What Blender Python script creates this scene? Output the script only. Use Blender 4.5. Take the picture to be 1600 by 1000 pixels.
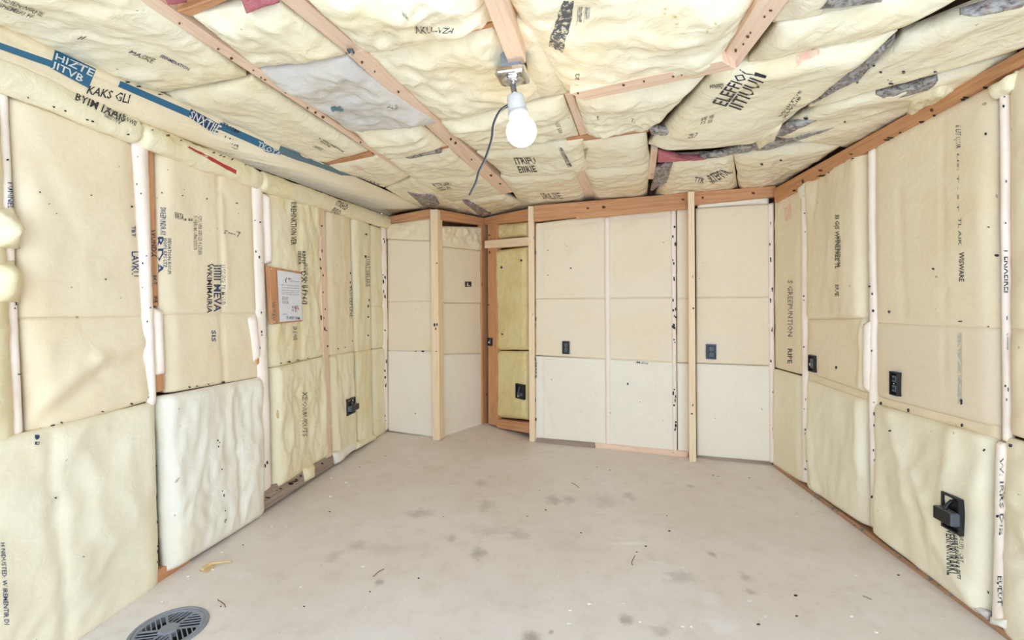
import bpy, bmesh, math, random
from mathutils import Vector, noise
from mathutils.bvhtree import BVHTree
random.seed(7)
SC = bpy.context.scene
COL = SC.collection
for o in list(bpy.data.objects):
    bpy.data.objects.remove(o)

# ------------------------------------------------------------------ camera, light, exposure
CAM_H, FOC, CX, HY = 1.14, 720.0, 800.0, 474.0
cd = bpy.data.cameras.new('camera')
cam = bpy.data.objects.new('camera', cd)
COL.objects.link(cam)
cam.location = (0, 0, CAM_H)
cam.rotation_euler = (math.pi/2, 0, 0)
cd.sensor_width = 36.0
cd.lens = FOC/1600*36
cd.shift_y = -26/1600
cd.clip_start = 0.02
SC.camera = cam

W = bpy.data.worlds.new('daylight')
SC.world = W
W.use_nodes = True
bg = W.node_tree.nodes['Background']
bg.inputs['Color'].default_value = (0.70, 0.85, 1.0, 1)
bg.inputs['Strength'].default_value = 3.7

# daylight falling in through the open front of the room (the door behind the photographer)
al = bpy.data.lights.new('daylight_opening', 'AREA')
al.shape = 'RECTANGLE'; al.size = 3.3; al.size_y = 1.9
al.energy = 24; al.color = (0.78, 0.89, 1.0)
alo = bpy.data.objects.new('daylight_opening', al)
COL.objects.link(alo)
alo.location = (0.05, -0.75, 1.25)
alo.rotation_euler = (math.radians(90), 0, 0)

vs = SC.view_settings
vs.view_transform = 'Standard'; vs.look = 'None'; vs.gamma = 1.0; vs.use_curve_mapping = False
vs.exposure = 0.03
SC.cycles.max_bounces = 10
SC.cycles.diffuse_bounces = 8

BULB_STRENGTH = 16.0

# ------------------------------------------------------------------ geometry of the place
CAM = Vector((0, 0, CAM_H))
def ray(px, py):
    return Vector(((px-CX)/FOC, 1.0, (HY-py)/FOC))
class Plane:
    def __init__(s, p, n):
        s.p = Vector(p); s.n = Vector(n).normalized()
    def hit(s, px, py, off=0.0):
        r = ray(px, py)
        t = ((s.p + s.n*off) - CAM).dot(s.n)/r.dot(s.n)
        return CAM + r*t
FLOOR = Plane((0, 0, 0), (0, 0, 1))
ZC = CAM_H*1.745
CEIL = Plane((0, 0, ZC), (0, 0, -1))
def wallplane(a, b):
    pa, pb = FLOOR.hit(*a), FLOOR.hit(*b)
    d = (pb-pa).normalized()
    n = Vector((-d.y, d.x, 0))
    if (CAM-pa).dot(n) < 0: n = -n
    return Plane(pa, n)
LEFT = wallplane((603, 675), (248, 912))
RIGHT = wallplane((1208, 727), (1560, 985))
BACK = wallplane((836, 690), (1208, 727))
BACKL = wallplane((603, 675), (680, 684))
NICHEL = wallplane((686, 684), (757, 661))
NICHER = wallplane((757, 661), (830, 687))

# ------------------------------------------------------------------ materials
def srgb(r, g, b):
    f = lambda c: (c/255/12.92) if c/255 <= 0.04045 else ((c/255+0.055)/1.055)**2.4
    return (f(r), f(g), f(b), 1.0)
class MB:
    def __init__(s, name):
        s.m = bpy.data.materials.new(name); s.m.use_nodes = True
        s.t = s.m.node_tree; s.n = s.t.nodes; s.b = s.n['Principled BSDF']
        s.geo = s.n.new('ShaderNodeNewGeometry')
    def link(s, a, b): s.t.links.new(a, b)
    def noise(s, scale, detail=3, rough=0.5, vec=None, dist=0.0):
        k = s.n.new('ShaderNodeTexNoise')
        k.inputs['Scale'].default_value = scale; k.inputs['Detail'].default_value = detail
        k.inputs['Roughness'].default_value = rough; k.inputs['Distortion'].default_value = dist
        s.link(vec or s.geo.outputs['Position'], k.inputs['Vector'])
        return k.outputs['Fac']
    def mapping(s, scale, rot=(0, 0, 0), src=None):
        k = s.n.new('ShaderNodeMapping'); k.inputs['Scale'].default_value = scale
        k.inputs['Rotation'].default_value = rot
        s.link(src or s.geo.outputs['Position'], k.inputs['Vector'])
        return k.outputs['Vector']
    def ramp(s, fac, lo, hi):
        k = s.n.new('ShaderNodeMapRange'); k.inputs['From Min'].default_value = lo; k.inputs['From Max'].default_value = hi
        k.interpolation_type = 'SMOOTHSTEP'
        s.link(fac, k.inputs['Value']); return k.outputs['Result']
    def math(s, op, a, b):
        k = s.n.new('ShaderNodeMath'); k.operation = op
        for i, v in enumerate((a, b)):
            if isinstance(v, (int, float)): k.inputs[i].default_value = v
            else: s.link(v, k.inputs[i])
        return k.outputs[0]
    def mix(s, fac, a, b):
        k = s.n.new('ShaderNodeMix'); k.data_type = 'RGBA'
        for i, v in ((0, fac), (6, a), (7, b)):
            if isinstance(v, (int, float)): k.inputs[i].default_value = v
            elif isinstance(v, tuple): k.inputs[i].default_value = v
            else: s.link(v, k.inputs[i])
        return k.outputs[2]
    def bump(s, h, strength, dist, prev=None):
        k = s.n.new('ShaderNodeBump'); k.inputs['Strength'].default_value = strength; k.inputs['Distance'].default_value = dist
        s.link(h, k.inputs['Height'])
        if prev: s.link(prev, k.inputs['Normal'])
        return k.outputs['Normal']
    def done(s, col=None, rough=0.6, nor=None, metal=0, spec=None):
        if col is not None:
            if isinstance(col, tuple): s.b.inputs['Base Color'].default_value = col
            else: s.link(col, s.b.inputs['Base Color'])
        s.b.inputs['Roughness'].default_value = rough; s.b.inputs['Metallic'].default_value = metal
        if spec is not None: s.b.inputs['Specular IOR Level'].default_value = spec
        if nor: s.link(nor, s.b.inputs['Normal'])
        return s.m

def facing(name, base, tint, rough, bump, amount=0.5, spec=0.4, wr=18.0):
    m = MB(name)
    c = m.mix(m.math('MULTIPLY', m.ramp(m.noise(2.6, 5, 0.6), 0.42, 0.72), amount), srgb(*base), srgb(*tint))
    c = m.mix(m.math('MULTIPLY', m.ramp(m.noise(60, 3, 0.6), 0.3, 0.8), 0.16), c, srgb(*[max(0, int(v*0.86)) for v in base]))
    # sparse specks of dirt
    c = m.mix(m.math('MULTIPLY', m.ramp(m.noise(38, 2, 0.4), 0.775, 0.79), 0.5), c, srgb(96, 74, 44))
    n1 = m.bump(m.noise(wr, 4, 0.55, dist=0.7), bump, 0.012)
    n2 = m.bump(m.noise(240, 2, 0.5), 0.10, 0.002, n1)
    return m.done(c, rough, n2, spec=spec)
M = {}
M['wall'] = facing('cream_facing', (240, 225, 196), (234, 211, 170), 0.5, 0.25, 0.5, 0.3, 14)
M['board'] = facing('smooth_facing', (237, 222, 197), (232, 212, 180), 0.55, 0.10, 0.4, 0.3, 9)
M['cream'] = facing('daylit_cream_facing', (241, 233, 208), (238, 224, 186), 0.5, 0.3, 0.5, 0.35, 15)  # paler copy of the wall facing; daylight near the floor put into its colour
M['board_daylit'] = facing('daylit_board_facing', (240, 232, 217), (236, 222, 200), 0.5, 0.12, 0.4, 0.3, 10)  # lighter board for the lowest panels, low daylight mixed into the colour
M['white'] = facing('white_facing', (240, 235, 222), (236, 226, 196), 0.5, 0.30, 0.5, 0.35, 16)
M['ceil'] = facing('ceiling_facing', (243, 235, 210), (236, 216, 162), 0.27, 0.8, 0.5, 0.6, 13)
M['grey'] = facing('grey_facing', (206, 202, 198), (228, 220, 206), 0.26, 0.8, 0.7, 0.6, 13)
M['wool'] = facing('yellow_wool', (228, 212, 160), (212, 190, 128), 0.9, 0.6, 0.8, 0.1, 30)
M['roll'] = facing('roll_facing', (239, 229, 198), (231, 212, 162), 0.5, 0.5, 0.7, 0.35, 18)

def wood(name, base, dark, knots=0.6, rough=0.6):
    m = MB(name)
    uv = m.n.new('ShaderNodeUVMap')
    v = m.mapping((3, 60, 60), src=uv.outputs['UV'])
    g = m.noise(1.0, 5, 0.6, v, 1.2)
    c = m.mix(m.ramp(g, 0.35, 0.8), srgb(*base), srgb(*dark))
    kn = m.noise(1.0, 1, 0.4, m.mapping((9, 16, 16), src=uv.outputs['UV']))
    c = m.mix(m.math('MULTIPLY', m.ramp(kn, 0.735, 0.79), knots), c, srgb(78, 40, 22))
    return m.done(c, rough, m.bump(g, 0.15, 0.003))
M['pine'] = wood('pale_pine', (242, 218, 186), (230, 198, 160))
M['pink'] = wood('pinkish_pine', (238, 210, 186), (222, 182, 152))
M['fir'] = wood('brown_fir', (208, 154, 110), (178, 120, 80))
M['knot'] = None
M['dirty'] = wood('dirty_plate_wood', (168, 148, 134), (124, 104, 92))
M['sole'] = wood('worn_sole_wood', (184, 144, 112), (148, 108, 80))
M['strip'] = facing('white_strip', (246, 232, 220), (240, 220, 200), 0.45, 0.15, 0.4, 0.35, 20)

def plain(name, c, rough=0.5, metal=0, spec=None):
    m = MB(name)
    k = m.mix(m.math('MULTIPLY', m.noise(90, 3, 0.6), 0.35), srgb(*c), srgb(*[int(v*0.7) for v in c]))
    return m.done(k, rough, None, metal, spec)
def ink(name, c, drop):
    m = MB(name)
    f = m.ramp(m.noise(75, 3, 0.7), 0.62-drop*.35, 0.70-drop*.30)
    return m.done(m.mix(m.math('MULTIPLY', f, 0.8), srgb(*c), srgb(232, 218, 186)), 0.55)
M['ink'] = ink('black_ink', (34, 38, 50), .08)
M['inkblue'] = ink('navy_ink', (42, 60, 104), .12)
M['faint'] = ink('faint_print', (186, 184, 172), .4)
M['inkfade'] = plain('faded_ink', (120, 122, 124), 0.6)
M['inkgrey'] = ink('grey_ink', (84, 86, 90), .35)
M['blue'] = plain('blue_print', (44, 108, 146), 0.45)
M['bluegrey'] = plain('blue_grey_print', (96, 126, 138), 0.45)
M['whiteprint'] = plain('white_print', (226, 230, 226), 0.5)
M['red'] = plain('red_print', (190, 60, 56), 0.6)
M['blush'] = ink('blush_stain', (234, 188, 166), .5)
M['black'] = plain('black_plastic', (24, 25, 30), 0.4)
M['dgrey'] = plain('grey_plastic', (86, 92, 102), 0.4)
M['bluebox'] = plain('blue_plastic', (62, 82, 116), 0.45)
M['dark'] = plain('dark_gap', (46, 34, 26), 0.9)
M['paper'] = plain('paper', (238, 238, 244), 0.6)
M['socket'] = plain('white_porcelain', (206, 206, 206), 0.35)
M['chrome'] = plain('chrome', (226, 226, 230), 0.14, 1.0)
M['castiron'] = plain('grey_cast_iron', (146, 152, 162), 0.5, 0.25)
M['pit'] = plain('drain_pit', (24, 25, 28), 0.9)
M['chip'] = plain('white_chip', (240, 236, 226), 0.7)
M['splinter'] = plain('splinter_wood', (222, 192, 140), 0.7)
M['knot'] = plain('knot_brown', (104, 58, 34), 0.7)
M['pinkwool'] = facing('pink_wool', (206, 128, 136), (150, 84, 92), 0.9, 0.9, 0.9, 0.1, 40)
def plastic():
    m = MB('grey_torn_plastic')
    v = m.mapping((1, 1, 1))
    a = m.noise(26, 5, 0.65, v, 1.6)
    c = m.mix(m.ramp(a, 0.32, 0.62), srgb(88, 82, 80), srgb(178, 174, 170))
    c = m.mix(m.math('MULTIPLY', m.ramp(m.noise(9, 3), 0.52, 0.66), 0.6), c, srgb(150, 96, 100))
    return m.done(c, 0.22, m.bump(a, 0.9, 0.012), spec=0.7)
M['plastic'] = plastic()
def glow():
    m = MB('lit_bulb')
    m.b.inputs['Base Color'].default_value = (1, 1, 1, 1)
    m.b.inputs['Emission Color'].default_value = (1.0, 0.80, 0.52, 1)
    m.b.inputs['Emission Strength'].default_value = BULB_STRENGTH
    return m.done(None, 0.3)
M['bulb'] = glow()
def osb():
    m = MB('sheathing_board')
    a = m.noise(30, 4, 0.7, None, 1.0)
    return m.done(m.mix(m.ramp(a, 0.3, 0.7), srgb(120, 88, 60), srgb(70, 48, 34)), 0.85, m.bump(a, 0.4, 0.004))
M['osb'] = osb()

# stains that have a place of their own on the slab: pixel, half width, half depth (m), darkness
STAINS = [(865, 781, .05, .07, .5), (889, 781, .04, .06, .45), (747, 864, .045, .05, .55), (980, 968, .03, .03, .75), (828, 995, .035, .03, .7),
          (1113, 866, .02, .03, .6), (1066, 902, .07, .05, .4), (557, 853, .05, .05, .35), (520, 870, .04, .05, .35), (656, 802, .07, .06, .4),
          (705, 842, .03, .05, .45), (760, 790, .06, .07, .35), (752, 755, .04, .06, .3), (593, 910, .02, .025, .6), (1165, 902, .03, .03, .4),
          (983, 775, .04, .06, .45), (945, 782, .10, .10, .25), (1078, 759, .03, .03, .5), (760, 829, .10, .05, .25), (810, 835, .06, .06, .3),
          (1172, 924, .03, .02, .5), (600, 860, .12, .06, .18), (1032, 986, .04, .03, .35), (862, 987, .012, .012, .8)]
CHALK = [(985, 849, .10, .018, .8), (1125, 975, .06, .06, .6), (1110, 935, .04, .05, .45), (1030, 879, .03, .012, .8), (640, 716, .06, .03, .3), (1365, 965, .03, .05, .5), (375, 900, .05, .03, .35)]
def concrete():
    m = MB('concrete_slab')
    c = m.mix(m.ramp(m.noise(1.3, 6, 0.6), 0.3, 0.7), srgb(230, 223, 219), srgb(220, 210, 201))
    c = m.mix(m.math('MULTIPLY', m.ramp(m.noise(9, 6, 0.7), 0.45, 0.75), 0.35), c, srgb(192, 178, 164))
    c = m.mix(m.math('MULTIPLY', m.ramp(m.noise(5, 5, 0.7, m.mapping((1, 2.5, 1), (0, 0, .6))), 0.56, 0.76), 0.3), c, srgb(226, 214, 204))
    c = m.mix(m.math('MULTIPLY', m.ramp(m.noise(85, 2, 0.5), 0.70, 0.74), 0.5), c, srgb(150, 134, 118))
    c = m.mix(m.math('MULTIPLY', m.ramp(m.noise(70, 1, 0.5, m.mapping((1, 1, 1), (1, 2, .3))), 0.745, 0.775), 0.8), c, srgb(240, 234, 226))
    wob = m.noise(22, 4, 0.7)
    for lst, cc in ((STAINS, srgb(122, 112, 106)), (CHALK, srgb(240, 238, 238))):
        for (px, py, rx, ry, d) in lst:
            p = FLOOR.hit(px, py)
            k = m.n.new('ShaderNodeVectorMath'); k.operation = 'SUBTRACT'
            m.link(m.geo.outputs['Position'], k.inputs[0]); k.inputs[1].default_value = p
            k2 = m.n.new('ShaderNodeVectorMath'); k2.operation = 'DIVIDE'
            m.link(k.outputs[0], k2.inputs[0]); k2.inputs[1].default_value = (rx, ry, 10)
            k3 = m.n.new('ShaderNodeVectorMath'); k3.operation = 'LENGTH'; m.link(k2.outputs[0], k3.inputs[0])
            e = m.math('ADD', k3.outputs['Value'], m.math('MULTIPLY', m.math('SUBTRACT', wob, 0.5), 2.6))
            f = m.math('MULTIPLY', m.math('SUBTRACT', 1.0, m.ramp(e, 0.1, 1.35)), d*0.8)
            c = m.mix(f, c, cc)
    a = m.noise(140, 4, 0.6)
    return m.done(c, 0.48, m.bump(m.noise(7, 5, 0.6), 0.12, 0.01, m.bump(a, 0.12, 0.002)), spec=0.35)
M['concrete'] = concrete()

# ------------------------------------------------------------------ builders
BVH = {}
ORG = {}
def link_mesh(name, verts, faces, mat, parent=None, smooth=False, uvs=None, origin=None):
    if parent is not None: origin = ORG[parent.name]
    elif origin is None:
        origin = sum((Vector(v) for v in verts), Vector())/len(verts)
    me = bpy.data.meshes.new(name)
    me.from_pydata([tuple(Vector(v)-origin) for v in verts], [], faces)
    if smooth: me.polygons.foreach_set('use_smooth', [True]*len(me.polygons))
    if uvs:
        l = me.uv_layers.new(name='UVMap')
        for i, lp in enumerate(me.loops): l.data[i].uv = uvs[i]
    me.materials.append(mat)
    o = bpy.data.objects.new(name, me)
    COL.objects.link(o)
    if parent is not None: o.parent = parent
    else: o.location = origin
    ORG[o.name] = origin
    return o
def tag(o, label, cat, group=None):
    o['label'] = label; o['category'] = cat
    if group: o['group'] = group
    return o
def structure(o):
    o['kind'] = 'structure'; return o
def lerp(a, b, t): return a+(b-a)*t
def bil(q, u, v): return lerp(lerp(q[0], q[1], u), lerp(q[3], q[2], u), v)
def sstep(x):
    x = max(0.0, min(1.0, x)); return x*x*(3-2*x)

def batt(label, plane, quad, mat='wall', bulge=0.03, wr=0.006, ws=7.0, edge=0.07, off=-0.012, thick=0.03, inset=0.004,
         grooves=(), creases=(), stretch=(1, 1), res=0.014, name='insulation_batt', cat='insulation batt', group=None, pts=None, nrm=None, seed=None, wob=0.006, offs=None, pmin=None, seal=None):
    """A soft batt: a pillowed, wrinkled slab whose four face corners (TL, TR, BR, BL) lie on the plane."""
    if pts is None:
        pts = [plane.hit(x, y, off if offs is None else offs[i]) for i, (x, y) in enumerate(quad)]
    n = (nrm or plane.n).normalized()
    Lu = max((pts[1]-pts[0]).length, (pts[2]-pts[3]).length); Lv = max((pts[3]-pts[0]).length, (pts[2]-pts[1]).length)
    if seal is None: seal = plane in (LEFT, RIGHT) and mat != 'wool' and name == 'insulation_batt'
    if seal:
        inset = (inset if not isinstance(inset, tuple) else inset[0], -0.007); edge = (edge, 0.028) if not isinstance(edge, tuple) else edge
        pm = (0.0, 0.62); wr *= 1.45; bulge *= 1.1
    else: pm = (pmin or 0.0, pmin or 0.0)
    iu, iv = inset if isinstance(inset, tuple) else (inset, inset)
    eu, ev = edge if isinstance(edge, tuple) else (edge, edge)
    nu = max(6, min(110, int(Lu/res))); nv = max(6, min(130, int(Lv/res)))
    sd = seed if seed is not None else random.random()*100
    so = Vector((sd*3.1, sd*1.7, sd))
    verts = []
    # grid lines denser at the rims
    def lin(k, N):
        t = k/N
        return t
    for j in range(nv+1):
        for i in range(nu+1):
            u, v = lin(i, nu), lin(j, nv)
            du, dv = min(u, 1-u)*Lu, min(v, 1-v)*Lv
            uu = lerp(iu/Lu, 1-iu/Lu, u); vv = lerp(iv/Lv, 1-iv/Lv, v)
            p = bil(pts, uu, vv)
            pu = pm[0]+(1-pm[0])*(1-(1-min(1, du/eu))**2.2); pv = pm[1]+(1-pm[1])*(1-(1-min(1, dv/ev))**2.2)
            prof = pu*pv
            q = Vector((u*Lu*stretch[0], v*Lv*stretch[1], 0))+so
            big = noise.noise(q*2.1)
            d = bulge*prof*(0.78+0.45*big)
            ridge = 1-abs(noise.noise(q*ws+Vector((0, 0, 4.2))))*2
            r2 = 1-abs(noise.noise(q*ws*2.3+Vector((9, 1, 2))+0.5*noise.noise_vector(q*ws*.8)))*2
            m = 0.25+0.75*min(1, min(du, dv)/0.05)
            d += wr*m*(0.7*noise.noise(q*ws*1.3)+0.55*ridge+0.45*r2-0.35)
            for (ax, pos, dep, wid) in grooves:
                x = ((u-pos)*Lu if ax == 'u' else (v-pos)*Lv)
                d -= dep*math.exp(-(x/wid)**2)*min(1, prof*2)
            for (u0, v0, u1, v1, dep, wid) in creases:
                ax_, ay_ = u0*Lu, v0*Lv; bx_, by_ = u1*Lu, v1*Lv
                ex, ey = bx_-ax_, by_-ay_; L2 = ex*ex+ey*ey
                t = max(0, min(1, ((u*Lu-ax_)*ex+(v*Lv-ay_)*ey)/L2))
                px_, py_ = u*Lu-ax_-t*ex, v*Lv-ay_-t*ey
                dist = math.hypot(px_, py_)+0.01*noise.noise(q*9)
                d += dep*math.exp(-(dist/wid)**2)*min(1, prof*2)
            # wavering rim, only inward
            w = wob*(0.5+0.5*noise.noise(q*6+Vector((3, 7, 1))))*(1-min(1, (du if seal else min(du, dv))/0.03))
            cpt = bil(pts, 0.5, 0.5)
            p = p+(cpt-p).normalized()*w
            verts.append(p+n*d)
    faces = []
    R = nu+1
    fl = []
    for j in range(nv):
        for i in range(nu):
            a = j*R+i
            faces.append((a, a+1, a+R+1, a+R))
    # orientation towards the normal
    e = (verts[1]-verts[0]).cross(verts[R]-verts[0])
    flip = e.dot(n) < 0
    if flip: faces = [tuple(reversed(f)) for f in faces]
    BV = BVHTree.FromPolygons([tuple(v) for v in verts], faces)
    rim = [i for i in range(R)]+[j*R+nu for j in range(1, nv+1)]+[nv*R+i for i in range(nu-1, -1, -1)]+[j*R for j in range(nv-1, 0, -1)]
    b0 = len(verts)
    for k in rim: verts.append(verts[k]-n*thick)
    L = len(rim)
    for k in range(L):
        a, b = rim[k], rim[(k+1) % L]
        f = (a, b0+k, b0+(k+1) % L, b)
        faces.append(tuple(reversed(f)) if flip else f)
    bf = tuple(b0+k for k in range(L))
    faces.append(bf if flip else tuple(reversed(bf)))
    o = link_mesh(name, verts, faces, M[mat], smooth=True)
    tag(o, label, cat, group)
    BVH[o.name] = (BV, plane)
    return o

def on(o, px, py, lift=0.0018):
    """the point of thing o seen at that pixel, lifted off its surface"""
    BV, plane = BVH[o.name]
    r = ray(px, py).normalized()
    h = BV.ray_cast(CAM, r)
    if h[0] is None:
        h = BV.find_nearest(plane.hit(px, py))
    p, n = h[0], h[1]
    if n.dot(r) > 0: n = -n
    return p+n*lift, n

FONT_CACHE = {}
def glyphs(text):
    if text in FONT_CACHE: return FONT_CACHE[text]
    fc = bpy.data.curves.new('lettering', 'FONT')
    fc.body = text; fc.resolution_u = 1; fc.offset = 0.012; fc.space_line = 0.92
    fo = bpy.data.objects.new('lettering', fc)
    COL.objects.link(fo)
    bpy.context.view_layer.update()
    me = bpy.data.meshes.new_from_object(fo.evaluated_get(bpy.context.evaluated_depsgraph_get()))
    bm = bmesh.new(); bm.from_mesh(me)
    for it in range(2):
        es = [e for e in bm.edges if e.calc_length() > 0.3]
        if es: bmesh.ops.subdivide_edges(bm, edges=es, cuts=1)
    bmesh.ops.triangulate(bm, faces=bm.faces)
    bm.verts.index_update()
    v = [(a.co.x, a.co.y) for a in bm.verts]; f = [tuple(x.index for x in a.verts) for a in bm.faces]
    bm.free(); bpy.data.meshes.remove(me); bpy.data.objects.remove(fo); bpy.data.curves.remove(fc)
    xs = [a[0] for a in v]; ys = [a[1] for a in v]
    x0, x1, y0, y1 = min(xs), max(xs), min(ys), max(ys)
    v = [((a-x0)/(x1-x0), (y1-b)/(y1-y0)) for a, b in v]
    FONT_CACHE[text] = (v, f)
    return v, f
def vq(x0, y0, x1, y1):      # reads downwards
    return [(x1, y0), (x1, y1), (x0, y1), (x0, y0)]
def hq(x0, y0, x1, y1):
    return [(x0, y0), (x1, y0), (x1, y1), (x0, y1)]
def mark(o, text, quad, mat='ink', lift=0.0018, name='printed_lettering'):
    v, f = glyphs(text)
    q = [Vector((a, b, 0)) for a, b in quad]
    out = []
    for (u, w) in v:
        p = bil(q, u, w); out.append(on(o, p.x, p.y, lift)[0])
    return link_mesh(name, out, f, M[mat], parent=o)
def patch(o, quad, mat, lift=0.0012, name='printed_band', nu=14, nv=4, ragged=0.0):
    q = [Vector((a, b, 0)) for a, b in quad]
    out, f = [], []
    for j in range(nv+1):
        for i in range(nu+1):
            p = bil(q, i/nu, j/nv)
            if ragged: p = p+Vector((random.uniform(-1, 1), random.uniform(-1, 1), 0))*ragged
            out.append(on(o, p.x, p.y, lift)[0])
    for j in range(nv):
        for i in range(nu):
            a = j*(nu+1)+i; f.append((a, a+1, a+nu+2, a+nu+1))
    return link_mesh(name, out, f, M[mat], parent=o, smooth=True)
def specks(o, spots, mat='ink', name='staples'):
    """little dark staples and torn scraps along a seam, at (x, y, w, h) pixels"""
    verts, faces = [], []
    for (x, y, w, h) in spots:
        c, n = on(o, x, y, 0.0)
        w *= .75; h *= .75
        a = on(o, x+w/2, y, 0)[0]-c; b = on(o, x, y+h/2, 0)[0]-c
        if a.length > 0.03 or b.length > 0.03 or a.length < 1e-5 or b.length < 1e-5: continue
        k = len(verts)
        ring = [(-1, -.7), (.1, -1), (1, -.5), (.8, .8), (-.3, 1), (-.9, .4)]
        for z in (0.0005, 0.004):
            for (s, t) in ring: verts.append(c+a*s*random.uniform(.6, 1.1)+b*t*random.uniform(.6, 1.1)+n*z)
        faces.append(tuple(k+6+i for i in range(6)))
        for i in range(6): faces.append((k+i, k+(i+1) % 6, k+6+(i+1) % 6, k+6+i))
    if not verts: return
    s = link_mesh(name, verts, faces, M[mat], parent=o)
    s['kind'] = 'stuff'
    return s
def seam(o, x0, y0, x1, y1, n, w=3, h=7, jit=2, mat='ink', name='staples'):
    sp = []
    for k in range(n):
        t = random.random()
        sp.append((lerp(x0, x1, t)+random.uniform(-jit, jit), lerp(y0, y1, t), w*random.uniform(.5, 1.3), h*random.uniform(.4, 1.3)))
    return specks(o, sp, mat, name)

def prism(name, front, n, depth, mat, parent=None, bevel=0.002, label=None, cat=None, group=None, plane=None):
    """timber or any flat piece: front face of four points, pushed back by depth along -n"""
    bm = bmesh.new()
    a = [bm.verts.new(p) for p in front]; b = [bm.verts.new(p-n*depth) for p in front]
    bm.faces.new(a); bm.faces.new(list(reversed(b)))
    for i in range(4): bm.faces.new((a[i], b[i], b[(i+1) % 4], a[(i+1) % 4]))
    bmesh.ops.recalc_face_normals(bm, faces=bm.faces)
    if bevel: bmesh.ops.bevel(bm, geom=list(bm.edges), offset=bevel, segments=1, affect='EDGES')
    e1, e2 = front[1]-front[0], front[3]-front[0]
    ax, bx = (e1, e2) if e1.length > e2.length else (e2, e1)
    ax = ax.normalized(); bx = (bx-ax*bx.dot(ax)).normalized(); cx = ax.cross(bx)
    bm.verts.index_update()
    vs_ = [v.co.copy() for v in bm.verts]; fs = [tuple(v.index for v in f.verts) for f in bm.faces]
    r = random.random()*20
    uvs = []
    for f in fs:
        for i in f:
            p = vs_[i]; uvs.append((p.dot(ax)+r, p.dot(bx)+p.dot(cx)*0.7+r))
    bm.free()
    o = link_mesh(name, vs_, fs, M[mat], parent=parent, uvs=uvs)
    BVH[o.name] = (BVHTree.FromPolygons([tuple(v) for v in vs_], fs), plane or Plane(front[0], n))
    if label: tag(o, label, cat, group)
    return o
def beam(label, plane, quad, depth, mat, off=0.0, name='stud', cat='stud', bevel=0.002, group=None):
    return prism(name, [plane.hit(x, y, off) for x, y in quad], plane.n, depth, mat, label=label, cat=cat, bevel=bevel, plane=plane, group=group)
def strip(label, plane, quad, off):
    w = (plane.hit(*quad[1])-plane.hit(*quad[0])).length
    return batt(label, plane, quad, 'strip', min(.022, w*.4), .004, 12, edge=w*.5, off=off-.008, inset=0, thick=.02, wob=.004, res=.010, name='seam_strip', cat='seam strip', seal=False)
def off_from_floor(plane, px, py):
    return (FLOOR.hit(px, py)-plane.p).dot(plane.n)

def lathe(name, prof, origin, axis, mat, parent=None, seg=32, smooth=True, org=None):
    ax = axis.normalized(); x = ax.orthogonal().normalized(); y = ax.cross(x)
    verts, faces = [], []
    for (r, t) in prof:
        for k in range(seg):
            a = 2*math.pi*k/seg
            verts.append(origin+ax*t+(x*math.cos(a)+y*math.sin(a))*r)
    for j in range(len(prof)-1):
        for k in range(seg):
            k2 = (k+1) % seg
            faces.append((j*seg+k, j*seg+k2, (j+1)*seg+k2, (j+1)*seg+k))
    faces.append(tuple(reversed(range(seg)))); faces.append(tuple((len(prof)-1)*seg+k for k in range(seg)))
    bm = bmesh.new()
    vv = [bm.verts.new(v) for v in verts]
    for f in faces: bm.faces.new([vv[i] for i in f])
    bmesh.ops.recalc_face_normals(bm, faces=bm.faces)
    bm.verts.index_update()
    fs = [tuple(v.index for v in f.verts) for f in bm.faces]; bm.free()
    return link_mesh(name, verts, fs, mat, parent=parent, smooth=smooth, origin=org)
def tube(name, pts, rad, mat, parent=None, seg=8, sub=6):
    P = []
    for i in range(len(pts)-1):
        p0 = pts[max(0, i-1)]; p1 = pts[i]; p2 = pts[i+1]; p3 = pts[min(len(pts)-1, i+2)]
        for k in range(sub):
            t = k/sub
            P.append(0.5*((2*p1)+(p2-p0)*t+(2*p0-5*p1+4*p2-p3)*t*t+(3*p1-p0-3*p2+p3)*t**3))
    P.append(pts[-1])
    verts, faces = [], []
    for i, p in enumerate(P):
        d = (P[min(len(P)-1, i+1)]-P[max(0, i-1)]).normalized()
        x = d.cross(Vector((0, 1, 0.05))).normalized(); y = d.cross(x)
        r = rad(i/(len(P)-1)) if callable(rad) else rad
        for k in range(seg):
            a = 2*math.pi*k/seg; verts.append(p+x*math.cos(a)*r+y*math.sin(a)*r)
    for i in range(len(P)-1):
        for k in range(seg):
            k2 = (k+1) % seg; faces.append((i*seg+k, (i+1)*seg+k, (i+1)*seg+k2, i*seg+k2))
    faces.append(tuple(range(seg))); faces.append(tuple(reversed([(len(P)-1)*seg+k for k in range(seg)])))
    return link_mesh(name, verts, faces, mat, parent=parent, smooth=True)
def empty(name, loc, label, cat, group=None):
    o = bpy.data.objects.new(name, None); COL.objects.link(o); o.location = loc; o.empty_display_size = 0.1
    ORG[o.name] = Vector(loc)
    return tag(o, label, cat, group)
def box(name, c, sx, sy, sz, mat, parent=None, X=Vector((1, 0, 0)), Y=Vector((0, 1, 0)), Z=Vector((0, 0, 1)), bevel=0.001):
    """centre c; X width, Z height, Y is the outward normal"""
    f = [c-X*sx/2+Z*sz/2+Y*sy/2, c+X*sx/2+Z*sz/2+Y*sy/2, c+X*sx/2-Z*sz/2+Y*sy/2, c-X*sx/2-Z*sz/2+Y*sy/2]
    return prism(name, f, Y, sy, mat, parent=parent, bevel=bevel)

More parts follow.
